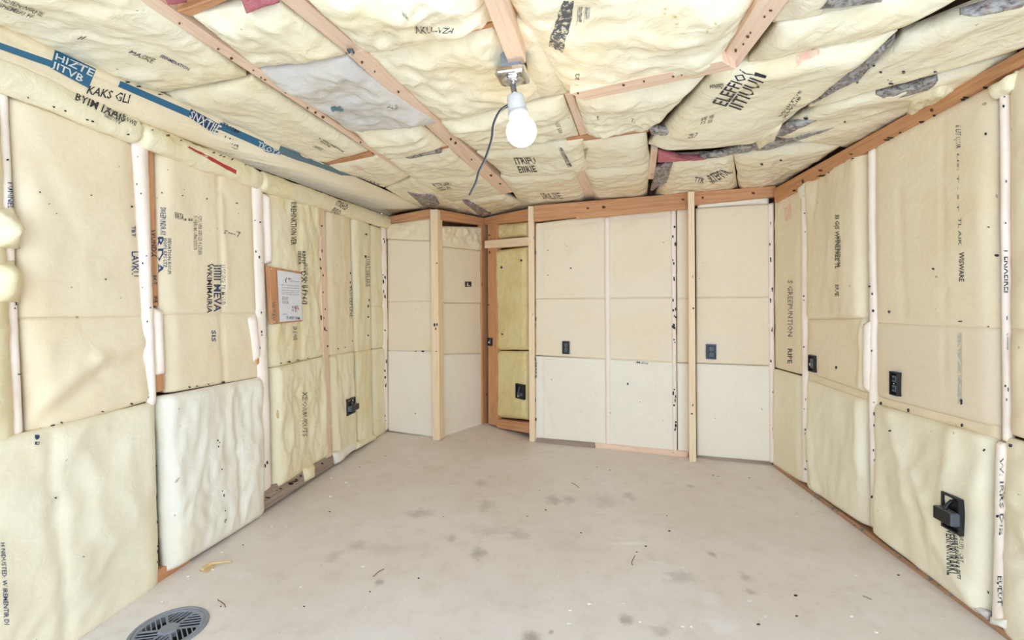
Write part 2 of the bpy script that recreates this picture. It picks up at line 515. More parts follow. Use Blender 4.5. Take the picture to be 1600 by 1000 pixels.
# ------------------------------------------------------------------ the shell
# drain position first: the slab is cut round it
DC = FLOOR.hit(264, 984); DR = 0.118
def slab():
    bm = bmesh.new()
    outer = [(-2.4, -0.6), (2.4, -0.6), (2.4, 4.9), (-2.4, 4.9)]
    ov = [bm.verts.new((x, y, 0)) for x, y in outer]
    oe = [bm.edges.new((ov[i], ov[(i+1) % 4])) for i in range(4)]
    N = 48
    cv = [bm.verts.new((DC.x+math.cos(2*math.pi*k/N)*(DR-0.004), DC.y+math.sin(2*math.pi*k/N)*(DR-0.004), 0)) for k in range(N)]
    ce = [bm.edges.new((cv[i], cv[(i+1) % N])) for i in range(N)]
    bmesh.ops.triangle_fill(bm, use_beauty=True, edges=oe+ce)
    for f in bm.faces:
        if f.normal.z < 0: f.normal_flip()
    ext = bmesh.ops.extrude_face_region(bm, geom=list(bm.faces))
    for v in ext['geom']:
        if isinstance(v, bmesh.types.BMVert): v.co.z = -0.12
    bmesh.ops.recalc_face_normals(bm, faces=bm.faces)
    bm.verts.index_update()
    vs_ = [v.co.copy() for v in bm.verts]; fs = [tuple(v.index for v in f.verts) for f in bm.faces]
    bm.free()
    return structure(link_mesh('floor', vs_, fs, M['concrete'], origin=Vector((0, 0, 0))))
slab()
def shellwall(name, plane, a, b, back=0.10, thick=0.05):
    n = plane.n
    a = Vector(a); b = Vector(b)
    f = [a-n*back, b-n*back, b-n*back, a-n*back]
    f[0] = f[0]+Vector((0, 0, ZC+.14)); f[1] = f[1]+Vector((0, 0, ZC+.14))
    return structure(prism(name, f, n, thick, 'osb', bevel=0))
def along(plane, px, y):     # point of the wall's foot at depth y
    d = Vector((-plane.n.y, plane.n.x, 0)); t = (y-plane.p.y)/d.y
    return plane.p+d*t
pA = FLOOR.hit(603, 675); pB = FLOOR.hit(683, 684); pC = FLOOR.hit(757, 661); pD = FLOOR.hit(830, 687); pF = FLOOR.hit(1208, 727)
shellwall('wall_left', LEFT, along(LEFT, 0, -0.25), pA+(pA-along(LEFT, 0, -0.25)).normalized()*0.12)
shellwall('wall_right', RIGHT, along(RIGHT, 0, -0.25), pF+(pF-along(RIGHT, 0, -0.25)).normalized()*0.12)
shellwall('wall_back', BACK, pD+Vector((0.02, 0, 0)), pF+(pF-pD).normalized()*0.12)
shellwall('wall_back_left', BACKL, pA-(pB-pA).normalized()*0.1, pB)
shellwall('wall_niche_left', NICHEL, pB, pC+(pC-pB).normalized()*0.16)
shellwall('wall_niche_right', NICHER, pC-(pD-pC).normalized()*0.16, pD)
structure(prism('ceiling', [Vector((-2.4, -0.25, ZC+.13)), Vector((2.4, -0.25, ZC+.13)), Vector((2.4, 4.9, ZC+.13)), Vector((-2.4, 4.9, ZC+.13))], Vector((0, 0, -1)), 0.05, 'osb', bevel=0))

# ------------------------------------------------------------------ left wall: framing
P = 'pink'
s1 = strip('pinkish white stud strip running up left wall beside the wide near bay', LEFT, [(207, 205), (231, 210), (244, 632), (232, 640)], 0.012)
seam(s1, 215, 230, 238, 630, 9, 3, 5, 6)
s1w = beam('raw timber stud edge with black printing beside the near left strip', LEFT, [(231, 215), (239, 218), (248, 478), (240, 478)], 0.06, 'fir', -0.006)
strip('puffy white batt edge beside the near left strip, above a wood block', LEFT, [(238, 480), (254, 484), (258, 585), (243, 588)], .012)
mark(s1w, 'WUNDX', vq(236, 358, 244, 402)); mark(s1w, 'WK', vq(240, 462, 246, 474)); mark(s1w, 'MT', vq(239, 430, 245, 446), 'inkgrey')
s2 = strip('white stud strip left of the wooden notice board', LEFT, [(393, 268), (408, 272), (424, 762), (409, 772)], 0.012)
seam(s2, 400, 280, 416, 750, 12, 2.5, 6, 5)
s3 = beam('narrow pale stud right of the wooden notice board', LEFT, [(499, 318), (507, 321), (518, 712), (510, 716)], 0.05, P, 0.010)
seam(s3, 503, 330, 514, 700, 9, 2, 7, 3)
s0 = strip('white strip at the far left edge of the picture on left wall', LEFT, [(-2, 142), (12, 146), (36, 678), (22, 684)], 0.006)
seam(s0, 8, 200, 30, 670, 9, 5, 7, 5)
s36 = strip('thin white strip running down left wall just before the back corner', LEFT, [(596, 352), (603, 354), (607, 672), (600, 676)], 0.010)
seam(s36, 599, 360, 603, 668, 16, 3, 7, 2)
# bottom plates, left
bp = beam('grey brown bottom plate exposed under the left wall batts', LEFT, [(409, 768), (521, 708), (521, 727), (409, 800)], 0.08, 'dirty', 0.006, name='bottom_plate', cat='timber plate')
seam(bp, 412, 780, 520, 716, 14, 9, 4, 4, 'dark', 'dirt_scraps')
bp2 = beam('short brown plate end showing at the floor between the near left batts', LEFT, [(236, 896), (292, 868), (300, 878), (205, 944)], 0.06, 'fir', -0.006, name='bottom_plate', cat='timber plate')
# brown block end at mid height
beam('small brown wood block in the slot beside the near left strip', LEFT, [(242, 586), (257, 584), (257, 610), (243, 614)], 0.05, 'fir', 0.008, name='wood_block', cat='wood block', bevel=0.003)
beam('dark wood chip showing left of the notice board strip', LEFT, [(401, 548), (408, 546), (409, 566), (402, 570)], 0.03, 'fir', 0.010, name='wood_block', cat='wood block')

# ------------------------------------------------------------------ left wall: batts
L0 = batt('yellow bulging batt edge cut by the left border of the picture', LEFT, [(-400, 19), (2, 145), (26, 682), (-400, 796)], 'roll', 0.05, 0.014, 6)
batt('low puffy lump of yellow wool bulging at the left border', LEFT, [(-40, 318), (24, 320), (40, 396), (-40, 398)], 'roll', 0.08, 0.022, 11, edge=.09, seal=False, wob=.03, off=0.01, inset=0)
batt('second puffy yellow lump at the left border, below its twin', LEFT, [(-40, 400), (28, 398), (42, 482), (-40, 486)], 'roll', 0.08, 0.022, 11, edge=.09, seal=False, wob=.03, off=0.01, inset=0)
L1u = batt('tall smooth cream batt at top of the widest left bay', LEFT, [(12, 152), (206, 226), (228, 491), (28, 496)], 'wall', 0.022, 0.004, 3.2, creases=[(.1, .2, .35, .55, -.004, .03)])
L1m = batt('cream batt with one long diagonal fold in the widest left bay', LEFT, [(28, 499), (228, 494), (238, 620), (37, 678)], 'wall', 0.028, 0.004, 4,
           creases=[(.05, .75, .5, .42, .012, .035), (.5, .42, 1, .3, .010, .03), (.08, .9, .5, .6, -.008, .03), (.5, .6, .98, .48, -.006, .03)])
L1l = batt('large whitish batt low on left wall above the floor drain', LEFT, [(-190, 732), (243, 628), (250, 908), (-190, 1200)], 'cream', 0.035, 0.008, 4, creases=[(.4, .12, .62, .35, -.006, .05), (.46, .05, .52, .95, -.008, .02)])
specks(L1l, [(57, 350+336, 5, 3), (86, 778, 3, 4), (130, 870, 3, 2)])
L2u = batt('cream batt printed with several text blocks, right of the near strip', LEFT, [(241, 222), (394, 288), (402, 487), (246, 490)], 'wall', 0.026, 0.004, 4, creases=[(.55, .0, .56, 1, -.008, .012), (.57, .2, .6, .8, .006, .02)])
L2m = batt('plain cream batt strip under the batt with several text blocks', LEFT, [(250, 492), (402, 489), (407, 586), (256, 612)], 'wall', 0.022, 0.003, 4, creases=[(.52, .0, .54, 1, -.008, .012)])
L2l = batt('bright white puffy batt low on left wall, near middle bay', LEFT, [(243, 622), (409, 590), (411, 798), (256, 892)], 'white', 0.045, 0.010, 6, stretch=(1.5, .7), creases=[(.62, .1, .66, .95, -.012, .015)])
L3u = batt('creased yellow cream batt behind the wooden notice board', LEFT, [(412, 272), (499, 314), (507, 553), (419, 573)], 'roll', 0.03, 0.008, 7, stretch=(1.6, .7), creases=[(.5, 0, .5, 1, -.008, .02), (.7, .05, .95, .3, -.008, .02)])
L3l = batt('yellow cream batt below the wooden notice board', LEFT, [(420, 577), (508, 557), (512, 708), (424, 762)], 'roll', 0.038, 0.010, 7, stretch=(1.8, .6))
L4u = batt('narrow cream batt right of the stud beside the notice board, upper', LEFT, [(507, 316), (547, 338), (553, 547), (513, 555)], 'wall', 0.02, 0.005, 6, stretch=(1.6, .7))
L4l = batt('narrow cream batt with the black cable box on left wall', LEFT, [(514, 558), (553, 550), (558, 692), (519, 712)], 'roll', 0.026, 0.008, 7, stretch=(1.8, .6), creases=[(.2, 0, .6, .6, -.008, .02)])
L5u = batt('slim yellow batt near the left back corner, upper, with vertical print', LEFT, [(548, 338), (577, 352), (580, 544), (554, 549)], 'roll', 0.022, 0.006, 7, stretch=(1.8, .6))
L5l = batt('slim yellow batt near the left back corner, lower half', LEFT, [(555, 551), (580, 546), (582, 684), (559, 693)], 'roll', 0.024, 0.007, 7, stretch=(1.8, .6))
L6u = batt('last upper batt of left wall, touching the back corner strip', LEFT, [(578, 352), (599, 360), (600, 476), (580, 478)], 'roll', 0.018, 0.005, 7)
L6m = batt('small batt of left wall at mid height by the back corner strip', LEFT, [(580, 480), (600, 478), (601, 541), (581, 544)], 'roll', 0.016, 0.004, 7)
L6l = batt('last lower batt of left wall, touching the back corner strip', LEFT, [(581, 547), (601, 544), (603, 672), (583, 684)], 'roll', 0.02, 0.005, 7)
# puffy white edges beside the seam strips
strip('puffy white bulge left of the pinkish strip between the right wall outlets', RIGHT, [(1349, 506), (1361, 500), (1362, 618), (1352, 606)], .022)
strip('puffy pale bulge left of the white strip behind the notice board', LEFT, [(386, 495), (400, 490), (406, 560), (396, 566)], .012)
strip('puffy yellow edge right of the white strip, beside the notice board', LEFT, [(409, 300), (420, 306), (424, 412), (414, 412)], .012)
# wool tufts over the bottom plate
batt('small tuft of wool stuck on the grey brown bottom plate', LEFT, [(472, 731), (490, 724), (491, 746), (476, 754)], 'roll', 0.03, 0.01, 14, off=0.008, edge=.03, thick=.015, inset=0, name='wool_tuft', cat='wool tuft')
batt('white fold of batt hem on the floor beside the pale left stud', LEFT, [(519, 708), (556, 690), (556, 700), (524, 726)], 'white', 0.035, 0.01, 14, off=0.008, edge=.03, thick=.03, inset=0, name='batt_hem', cat='batt hem')
batt('yellow fold of batt hem on the floor near the left back corner', LEFT, [(555, 692), (583, 678), (586, 686), (556, 703)], 'roll', 0.03, 0.01, 14, off=0.008, edge=.03, thick=.03, inset=0, name='batt_hem', cat='batt hem')
for o, a in ((L1m, (40, 676, 236, 622, 7, 6, 4)), (L2m, (262, 610, 404, 588, 7, 4, 3)), (L3u, (425, 570, 503, 555, 5, 4, 3)), (L4u, (514, 548, 551, 540, 3, 3, 3)),
             (L1l, (246, 660, 248, 890, 8, 3, 8)), (L3u, (414, 300, 418, 560, 5, 3, 6)), (L5u, (571, 366, 577, 540, 6, 3, 6)), (L2u, (246, 300, 390, 320, 5, 3, 4)), (L3u, (500, 400, 504, 545, 5, 3, 9)),
             (L2l, (341, 686, 352, 820, 10, 2, 5)), (L4u, (546, 350, 551, 540, 5, 2, 5)), (L1u, (60, 300, 200, 480, 5, 2, 3))):
    seam(o, *a)
# prints on the left wall
B = 'inkblue'
mark(L1u, 'LAVKU', vq(205, 393, 216, 432), B); mark(L1u, 'TBT', vq(205, 353, 211, 370), B); specks(L1u, [(205, 323, 4, 5), (142, 305, 3, 3)])
mark(s0, 'PUNNELPU', vq(12, 285, 20, 340), B); mark(s0, 'AI', vq(22, 462, 29, 472), B)
mark(L2u, 'SWEEPUNDR AY', vq(250, 324, 259, 368), B); mark(L2u, 'RDA', vq(242, 370, 255, 430), B)
mark(L2u, 'SIEVATION KOLPI\nEIOPS KPS LTZ', vq(255, 372, 267, 428), B); mark(L2u, 'VATA', [(273, 331), (287, 335), (286, 344), (272, 341)]); mark(L2u, '- --', hq(288, 341, 300, 345), 'inkgrey')
mark(L2u, 'CRL UM KEUES 4 LTLES\nSUSEEEBS UNUSSSSE', vq(302, 337, 315, 398), 'inkgrey')
mark(L2u, 'WKIMIMAIRIA', vq(323, 412, 331, 489), 'ink'); mark(L2u, 'JIIIII MEVA', vq(330, 412, 345, 487), B); mark(L2u, 'LI SISIEVIE TK: M S LD', vq(344, 414, 352, 476), 'inkgrey')
mark(L2u, 'r---7', [(351, 356), (376, 363), (375, 372), (350, 365)], 'inkgrey')
mark(L2m, 'SIS', vq(330, 516, 337, 534), B)
mark(L3u, 'II:REHINKTION VER', vq(454, 316, 463, 383)); mark(L3u, 'RBPEF\nSEEKR', vq(465, 392, 477, 414)); mark(L3u, 'DX 6196(J', [(478, 424), (480, 475), (470, 475), (468, 424)])
mark(L3u, 'IRESITON EL P', vq(474, 412, 481, 458), 'inkgrey'); mark(L3u, 'SR E WR', vq(457, 510, 464, 532), 'inkgrey')
mark(L3l, 'XE:ORBUKUTS', vq(472, 612, 480, 682), 'inkgrey')
patch(L3l, [(432, 640), (436, 640), (436, 654), (432, 654)], 'splinter', name='brown_stain', nu=4, nv=3, ragged=1)
mark(L4u, 'X:DEEPENE', vq(546, 448, 552, 496), 'inkgrey'); mark(L5u, 'LUAT:SIELERE', vq(571, 401, 578, 448), 'inkgrey')
mark(L1l, 'H NIDUSTED: W IREMENTIR DI', [(7, 848), (14, 976), (6, 976), (0, 848)], B)
mark(L1l, 'II', vq(54, 680, 61, 695), B)
seam(L0, 18, 300, 22, 670, 5, 4, 6)

# the roll lying along the top of the left wall
def roll(label, ax, ay, bx, by, r, seed, ztop=0.0):
    """a squashed sausage of wrapped wool between two points of the wall top"""
    p0, p1 = LEFT.hit(ax, ay, 0.015), LEFT.hit(bx, by, 0.015)
    d = p1-p0; L = d.length; dn = d.normalized(); n = LEFT.n; up = Vector((0, 0, 1)); up = (up-dn*up.dot(dn)).normalized()
    N = max(20, int(L/0.012)); S = 26
    verts, faces = [], []
    for i in range(N+1):
        t = i/N
        e = min(1, min(t, 1-t)*L/0.03+0.35)**0.5
        for k in range(S):
            a = 2*math.pi*k/S
            q = Vector((t*L*5, math.cos(a)*.8, math.sin(a)*.8+seed))
            rr = r*e*(1+0.16*noise.noise(q)+0.10*(1-abs(noise.noise(q*2.6))*2))
            verts.append(p0+d*t+n*math.cos(a)*rr*0.75+up*math.sin(a)*rr)
    for i in range(N):
        for k in range(S):
            k2 = (k+1) % S; faces.append((i*S+k, (i+1)*S+k, (i+1)*S+k2, i*S+k2))
    faces.append(tuple(range(S))); faces.append(tuple(reversed([N*S+k for k in range(S)])))
    bm = bmesh.new(); vv = [bm.verts.new(v) for v in verts]
    for f in faces: bm.faces.new([vv[i] for i in f])
    bmesh.ops.recalc_face_normals(bm, faces=bm.faces); bm.verts.index_update()
    fs = [tuple(v.index for v in f.verts) for f in bm.faces]; bm.free()
    o = link_mesh('insulation_roll', verts, fs, M['roll'], smooth=True)
    tag(o, label, 'insulation roll')
    BVH[o.name] = (BVHTree.FromPolygons([tuple(v) for v in verts], fs), LEFT)
    return o
r1 = roll('sausage of wrapped wool along the left wall top, nearest piece with grey print', -120, 68, 216, 208, 0.047, 1)
r2 = roll('sausage of wrapped wool along the left wall top, middle piece with red tear', 216, 209, 404, 281, 0.048, 5)
r3 = roll('sausage of wrapped wool along the left wall top, farthest piece with black print', 404, 282, 606, 348, 0.052, 9)
mark(r1, 'BYIM IXAIS', [(120, 145), (200, 178), (194, 192), (116, 156)], 'ink'); mark(r1, 'EYRXXMWWII\nSIIIIFIIVV', [(168, 168), (214, 190), (206, 206), (162, 182)], 'inkgrey')
mark(r3, 'ITXH:D\n(I)ISO', [(528, 313), (545, 321), (532, 342), (515, 333)], 'ink')
patch(r2, [(296, 229), (370, 266), (368, 272), (292, 230)], 'red', name='red_tear', nu=12, nv=2, ragged=.6)
specks(r3, [(494, 326, 8, 8)], 'fir', 'brown_scrap'); seam(r2, 230, 200, 395, 262, 8, 6, 3); seam(r3, 420, 262, 600, 330, 14, 9, 3, mat='dark')
seam(r3, 440, 310, 600, 358, 9, 7, 3); seam(r1, 40, 150, 205, 212, 7, 5, 3, mat='dark')

# ------------------------------------------------------------------ cove batt with the blue stripe, between ceiling and left wall
edge = [(-120, -14), (672, 326)]
low = [(-120, 45), (660, 342)]
def ceilpt(x, y, o=0.0): return CEIL.hit(x, y, o)
cv = [ceilpt(-120, -16, .004), ceilpt(668, 325, .004), LEFT.hit(645, 345, .03), LEFT.hit(-120, 62, .03)]
cv[2] = LEFT.hit(612, 334, .02)+Vector((0, 0, -.01))
nrm = (cv[1]-cv[0]).cross(cv[3]-cv[0]).normalized()
if nrm.dot(CAM-cv[0]) < 0: nrm = -nrm
cove_plane = Plane(cv[0], nrm)
CV = batt('long cream cove batt with a blue stripe along the left ceiling edge', cove_plane, None, 'wall', 0.022, 0.005, 5, edge=.05, pts=cv, nrm=nrm, thick=.03, stretch=(.7, 1.5))
def stripe(pts_, w, mat, name='blue_stripe'):
    for (a, b) in zip(pts_[:-1], pts_[1:]):
        dx, dy = b[0]-a[0], b[1]-a[1]; L = math.hypot(dx, dy); nx, ny = -dy/L*w/2, dx/L*w/2
        patch(CV, [(a[0]-nx, a[1]-ny), (b[0]-nx, b[1]-ny), (b[0]+nx, b[1]+ny), (a[0]+nx, a[1]+ny)], mat, name=name, nu=16, nv=2)
stripe([(-40, 58), (80, 100)], 10, 'blue'); stripe([(186, 131), (300, 180)], 10, 'blue'); stripe([(342, 196), (410, 226)], 11, 'blue'); stripe([(436, 233), (630, 308)], 12, 'bluegrey')
patch(CV, [(86, 78), (150, 108), (138, 138), (78, 106)], 'blue', name='blue_panel', nu=16, nv=8)
mark(CV, 'HIZTE\nJITVB', [(84, 82), (148, 110), (134, 138), (78, 108)], 'whiteprint', 0.0036)
patch(CV, [(298, 170), (346, 196), (338, 212), (294, 182)], 'inkblue', name='navy_panel', nu=12, nv=5)
mark(CV, 'SNXTIIE', [(299, 172), (346, 197), (337, 212), (294, 183)], 'whiteprint', 0.0036)
patch(CV, [(404, 219), (440, 238), (434, 246), (400, 230)], 'blue', name='blue_panel', nu=10, nv=4)
mark(CV, 'TKOTA', [(404, 220), (440, 238), (434, 246), (401, 229)], 'whiteprint', 0.0036)
patch(CV, [(618, 297), (668, 321), (660, 329), (612, 305)], 'blue', name='blue_panel', nu=12, nv=4)
mark(CV, 'XRISIE((((', [(620, 299), (662, 320), (655, 328), (614, 306)], 'whiteprint', 0.0036)
mark(CV, 'KAKS GLI', [(140, 134), (204, 148), (200, 162), (134, 146)], 'ink'); mark(CV, 'LAYA', [(352, 211), (376, 224), (371, 231), (349, 218)], B)
mark(CV, '(SIIII', [(402, 254), (440, 256), (436, 264), (400, 262)], 'ink'); mark(CV, 'TLISM', [(348, 190), (374, 204), (371, 209), (346, 196)], 'ink')
seam(CV, 200, 128, 640, 300, 8, 10, 3, 3)
patch(CV, [(488, 294), (508, 296), (510, 300), (496, 301)], 'blue', name='blue_scrap', nu=4, nv=2)
specks(CV, [(516, 297, 12, 2), (530, 295, 12, 2), (542, 293, 10, 2)], 'dark')

# ------------------------------------------------------------------ back wall: framing
o_main = off_from_floor(BACK, 1082, 722)
s4 = beam('pale pine stud standing at the outer corner left of the niche', BACKL, [(672, 327), (683, 327), (687, 688), (676, 688)], 0.085, 'pine', off_from_floor(BACKL, 681, 688))
s5 = beam('pale pine stud standing at the right side of the niche', BACK, [(825, 322), (834, 322), (836, 690), (827, 690)], 0.085, 'pine', off_from_floor(BACK, 831, 690))
s6 = beam('pale pine stud standing between the grid of panels and the right hand panel', BACK, [(1075, 299), (1085, 299), (1088, 722), (1077, 722)], 0.085, 'pine', o_main)
seam(s4, 680, 340, 682, 680, 3, 4, 5, 3, 'knot', 'knots'); seam(s6, 1080, 310, 1083, 700, 3, 4, 5, 3, 'knot', 'knots')
specks(s4, [(679, 508, 4, 9), (683, 507, 3, 8)])
specks(s6, [(1075, 549, 4, 15)], 'ink')
post = beam('brown knotty post in the niche corner, left half', NICHEL, [(752, 342), (763, 344), (764, 663), (754, 665)], 0.05, 'fir', 0.02, name='corner_post', cat='stud')
post2 = beam('brown knotty post in the niche corner, right half beside yellow batts', NICHER, [(762, 344), (776, 342), (777, 666), (763, 662)], 0.05, 'fir', 0.02, name='corner_post', cat='stud')
for pz in (post, post2): seam(pz, 762, 360, 766, 655, 3, 5, 6, 6, 'knot', 'knots')
def plate_px(label, plane, q, off, mat='fir', depth=0.06):
    return beam(label, plane, q, depth, mat, off, name='top_plate', cat='timber plate')
tp1 = plate_px('short reddish top plate above the far left back panel', BACKL, [(598, 340), (673, 326), (673, 342), (600, 350)], 0.0)
tp2 = plate_px('brown top plate sloping over the left side of the niche', NICHEL, [(684, 327), (760, 341), (760, 352), (684, 343)], 0.03)
tp3 = plate_px('brown top plate over the yellow batts of the niche', NICHER, [(757, 340), (826, 326), (826, 345), (757, 351)], 0.03)
tp4 = plate_px('long brown knotty top plate across the main back wall', BACK, [(834, 321), (1212, 290), (1212, 307), (834, 346)], 0.03)
tp4b = plate_px('second brown header under the long back top plate, left of the tall stud', BACK, [(900, 333), (1074, 318), (1074, 327), (900, 343)], 0.0365, 'fir', 0.006)
seam(tp4, 840, 333, 1200, 300, 5, 7, 5, 5, 'knot', 'knots')
blk = beam('pale pine crosspiece blocked across the niche below its top plate', NICHER, [(757, 376), (826, 370), (826, 383), (757, 388)], 0.07, 'pine', 0.06, name='cross_block', cat='wood block')
beam('brown bottom plate on the floor of the niche', NICHER, [(776, 655), (826, 661), (826, 677), (776, 668)], 0.07, 'fir', 0.02, name='bottom_plate', cat='timber plate')
beam('thin pale sole plate along the floor under the panel grid', BACK, [(930, 692), (1075, 706), (1075, 715), (930, 701)], 0.05, 'pink', 0.012, name='bottom_plate', cat='timber plate')
beam('dusty grey sole plate left part under the panel grid', BACK, [(838, 684), (929, 692), (929, 700), (838, 691)], 0.05, 'dirty', 0.010, name='bottom_plate', cat='timber plate')
beam('dusty sole plate under the right hand back panel', BACK, [(1090, 712), (1206, 722), (1206, 728), (1090, 717)], 0.05, 'dirty', 0.006, name='bottom_plate', cat='timber plate')

# ------------------------------------------------------------------ back wall: panels
kw = dict(name='faced_batt', cat='insulation batt', inset=(-.004, -.005), edge=(.02, .02), pmin=.72)
def panel(label, plane, quad, mat='board', **k):
    kk = dict(bulge=0.008, wr=0.0016, ws=4, wob=0.0); kk.update(kw); kk.update(k)
    return batt(label, plane, quad, mat, **kk)
b1a = panel('crumpled cream flap at the top of the far left back panel', BACKL, [(604, 352), (672, 343), (672, 376), (606, 373)], wr=.022, ws=8, bulge=.025, mat='wall')
b1b = panel('smooth beige panel at far left of back wall, upper row', BACKL, [(606, 375), (672, 378), (674, 470), (607, 471)])
b1c = panel('smooth beige panel at far left of back wall, second row', BACKL, [(607, 472), (674, 471), (675, 548), (607, 547)])
b1d = panel('pale panel standing on the floor at far left of back wall', BACKL, [(607, 549), (675, 550), (677, 682), (608, 672)], 'board_daylit', creases=[(.05, .4, .3, .9, .003, .02)])
b2a = panel('crumpled flap at the top of the panel left of the niche', NICHEL, [(685, 354), (751, 356), (751, 391), (685, 384)], wr=.024, ws=8, bulge=.025, mat='wall')
b2b = panel('beige panel with a small black sticker left of the niche', NICHEL, [(685, 386), (751, 393), (752, 473), (686, 472)], bulge=.014)
b2c = panel('beige panel below the small black sticker left of the niche', NICHEL, [(686, 474), (752, 475), (752, 551), (687, 553)], bulge=.014)
b2d = panel('pale panel standing on the floor left of the niche', NICHEL, [(687, 555), (752, 553), (752, 665), (688, 684)], mat='board_daylit', bulge=.016, wr=.004)
y1 = batt('small yellow wool batt above the crosspiece in the niche', NICHER, [(778, 350), (825, 346), (825, 370), (778, 374)], 'wool', .03, .012, 10, edge=.04)
y2 = batt('tall olive yellow wool batt in the upper niche', NICHER, [(777, 390), (825, 384), (826, 548), (778, 548)], 'wool', .04, .008, 5, edge=.05)
y3 = batt('olive yellow wool batt in the lower niche with the hanging box', NICHER, [(778, 547), (826, 547), (826, 657), (778, 653)], 'wool', .04, .008, 5, edge=.05)
specks(y2, [(784, 418, 5, 6), (815, 407, 5, 6), (785, 522, 4, 4)])
seam(y2, 826, 400, 826, 540, 5, 4, 9)
g11 = panel('upper left panel of the back wall grid, faintly creased', BACK, [(838, 350), (947, 337), (948, 465), (838, 466)], 'board', wr=.003, ws=5, creases=[(.3, .6, .7, .3, .004, .03), (.05, .05, .05, .95, -.005, .012)], grooves=(('u', .10, .007, .008), ('u', .94, .006, .008), ('v', .06, .005, .007)))
g12 = panel('upper right panel of the back wall grid, softly wrinkled', BACK, [(949, 337), (1048, 326), (1050, 464), (950, 465)], 'board', wr=.005, ws=5, creases=[(.1, .3, .6, .1, .004, .03), (.4, .8, .95, .6, .004, .03)], grooves=(('u', .10, .007, .008), ('u', .94, .006, .008), ('v', .06, .005, .007)))
g21 = panel('middle left panel of the back wall grid, with an outlet', BACK, [(838, 468), (948, 467), (948, 560), (838, 554)])
g22 = panel('middle right panel of the back wall grid, blank', BACK, [(950, 467), (1050, 466), (1051, 565), (950, 560)])
g31 = panel('bottom left panel of the back wall grid, puckered', BACK, [(838, 557), (948, 562), (948, 697), (838, 688)], 'board_daylit', bulge=.014, wr=.005, ws=4, creases=[(.08, .3, .25, .85, -.007, .03), (.25, .1, .95, .1, -.004, .02)], grooves=(('u', .10, .007, .008), ('u', .94, .006, .008), ('v', .06, .005, .007)))
g32 = panel('bottom right panel of the back wall grid, puckered', BACK, [(950, 562), (1051, 567), (1052, 706), (950, 697)], 'board_daylit', bulge=.014, wr=.005, ws=4, creases=[(.2, .3, .6, .5, -.005, .04)], grooves=(('u', .10, .007, .008), ('u', .94, .006, .008), ('v', .06, .005, .007)))
strip('flat cream joint strip down the middle of the back wall grid', BACK, [(944, 338), (953, 337), (955, 698), (946, 698)], .006)
st = strip('white taped seam with black scraps right of the back wall grid', BACK, [(1048, 326), (1056, 325), (1058, 706), (1051, 706)], 0.006)
seam(st, 1053, 330, 1054, 700, 26, 4, 7, 2)
n1 = panel('narrow beige panel slotted left of the tall back stud, upper', BACK, [(1058, 325), (1075, 323), (1076, 465), (1059, 465)])
n2 = panel('narrow beige panel slotted left of the tall back stud, middle', BACK, [(1059, 467), (1076, 467), (1076, 566), (1059, 565)])
n3 = panel('narrow pale panel slotted left of the tall back stud, lower', BACK, [(1059, 568), (1076, 569), (1077, 708), (1060, 707)], 'board_daylit')
b7a = batt('ragged white batt strip squeezed above the right hand back panel', BACK, [(1088, 312), (1203, 306), (1203, 319), (1088, 326)], 'white', .02, .012, 12, edge=.03)
b7b = panel('wide beige panel at right of back wall, upper third', BACK, [(1088, 327), (1200, 320), (1202, 463), (1089, 464)])
b7c = panel('wide beige panel at right of back wall with the blue outlet box', BACK, [(1089, 466), (1202, 465), (1203, 570), (1089, 566)])
b7d = panel('wide pale panel at right of back wall, lowest third', BACK, [(1089, 569), (1203, 573), (1204, 722), (1090, 712)], 'board_daylit')
s67 = strip('thin pale strip in the right back corner', BACK, [(1200, 318), (1209, 316), (1212, 724), (1203, 724)], 0.01)
seam(s67, 1205, 340, 1207, 715, 12, 3, 9, 2)
mark(b2b, 'L', hq(729, 442, 734, 447), 'whiteprint', 0.008); 
patch(b2b, [(726, 440), (736, 440), (736, 448), (726, 448)], 'ink', 0.005, name='black_sticker', nu=3, nv=3)
mark(g32, '-Muley', [(992, 564), (1013, 566), (1013, 570), (992, 569)], 'ink')
specks(g11, [(856, 391, 2, 3), (892, 419, 4, 3), (856, 430, 3, 2), (886, 385, 2, 2), (990, 371, 2, 3)]); specks(g32, [(981, 600, 4, 6), (953, 645, 4, 4), (1000, 628, 2, 2)])
seam(g21, 836, 470, 837, 550, 4, 3, 9, 1); seam(g31, 836, 560, 837, 680, 6, 3, 8, 1); specks(g11, [(836, 394, 4, 12), (836, 351, 4, 4)])
mark(g31, 'HIRBKE', vq(835, 562, 839, 590), 'ink')
specks(b1d, [(649, 548, 4, 4), (661, 549, 5, 4), (649, 646, 2, 3)])

# ------------------------------------------------------------------ right wall: framing
tpr = plate_px('long brown top plate running along the right wall', RIGHT, [(1209, 295), (2600, -484), (2600, -463), (1210, 317)], 0.02)
seam(tpr, 1230, 295, 1590, 100, 4, 8, 7, 4, 'knot', 'knots'); seam(tpr, 1215, 313, 1560, 125, 14, 12, 4, 3, 'dark', 'torn_edge')
bpr = beam('brown bottom plate running along the foot of the right wall', RIGHT, [(1209, 725), (2600, 1732), (2600, 1770), (1209, 733)], 0.06, 'sole', 0.012, name='bottom_plate', cat='timber plate')
seam(bpr, 1215, 732, 1590, 1000, 26, 10, 6, 4, 'inkfade', 'dust_scraps')
bvA = strip('pinkish stud strip between the two right wall bays with outlets', RIGHT, [(1357, 234), (1366, 230), (1369, 826), (1361, 824)], .014)
seam(bvA, 1360, 245, 1366, 815, 11, 4, 6, 3)
rs1 = strip('thin white strip in right wall next to the back corner batt', RIGHT, [(1253, 290), (1260, 287), (1262, 756), (1256, 754)], 0.010)
seam(rs1, 1256, 300, 1259, 745, 12, 3, 5, 2)
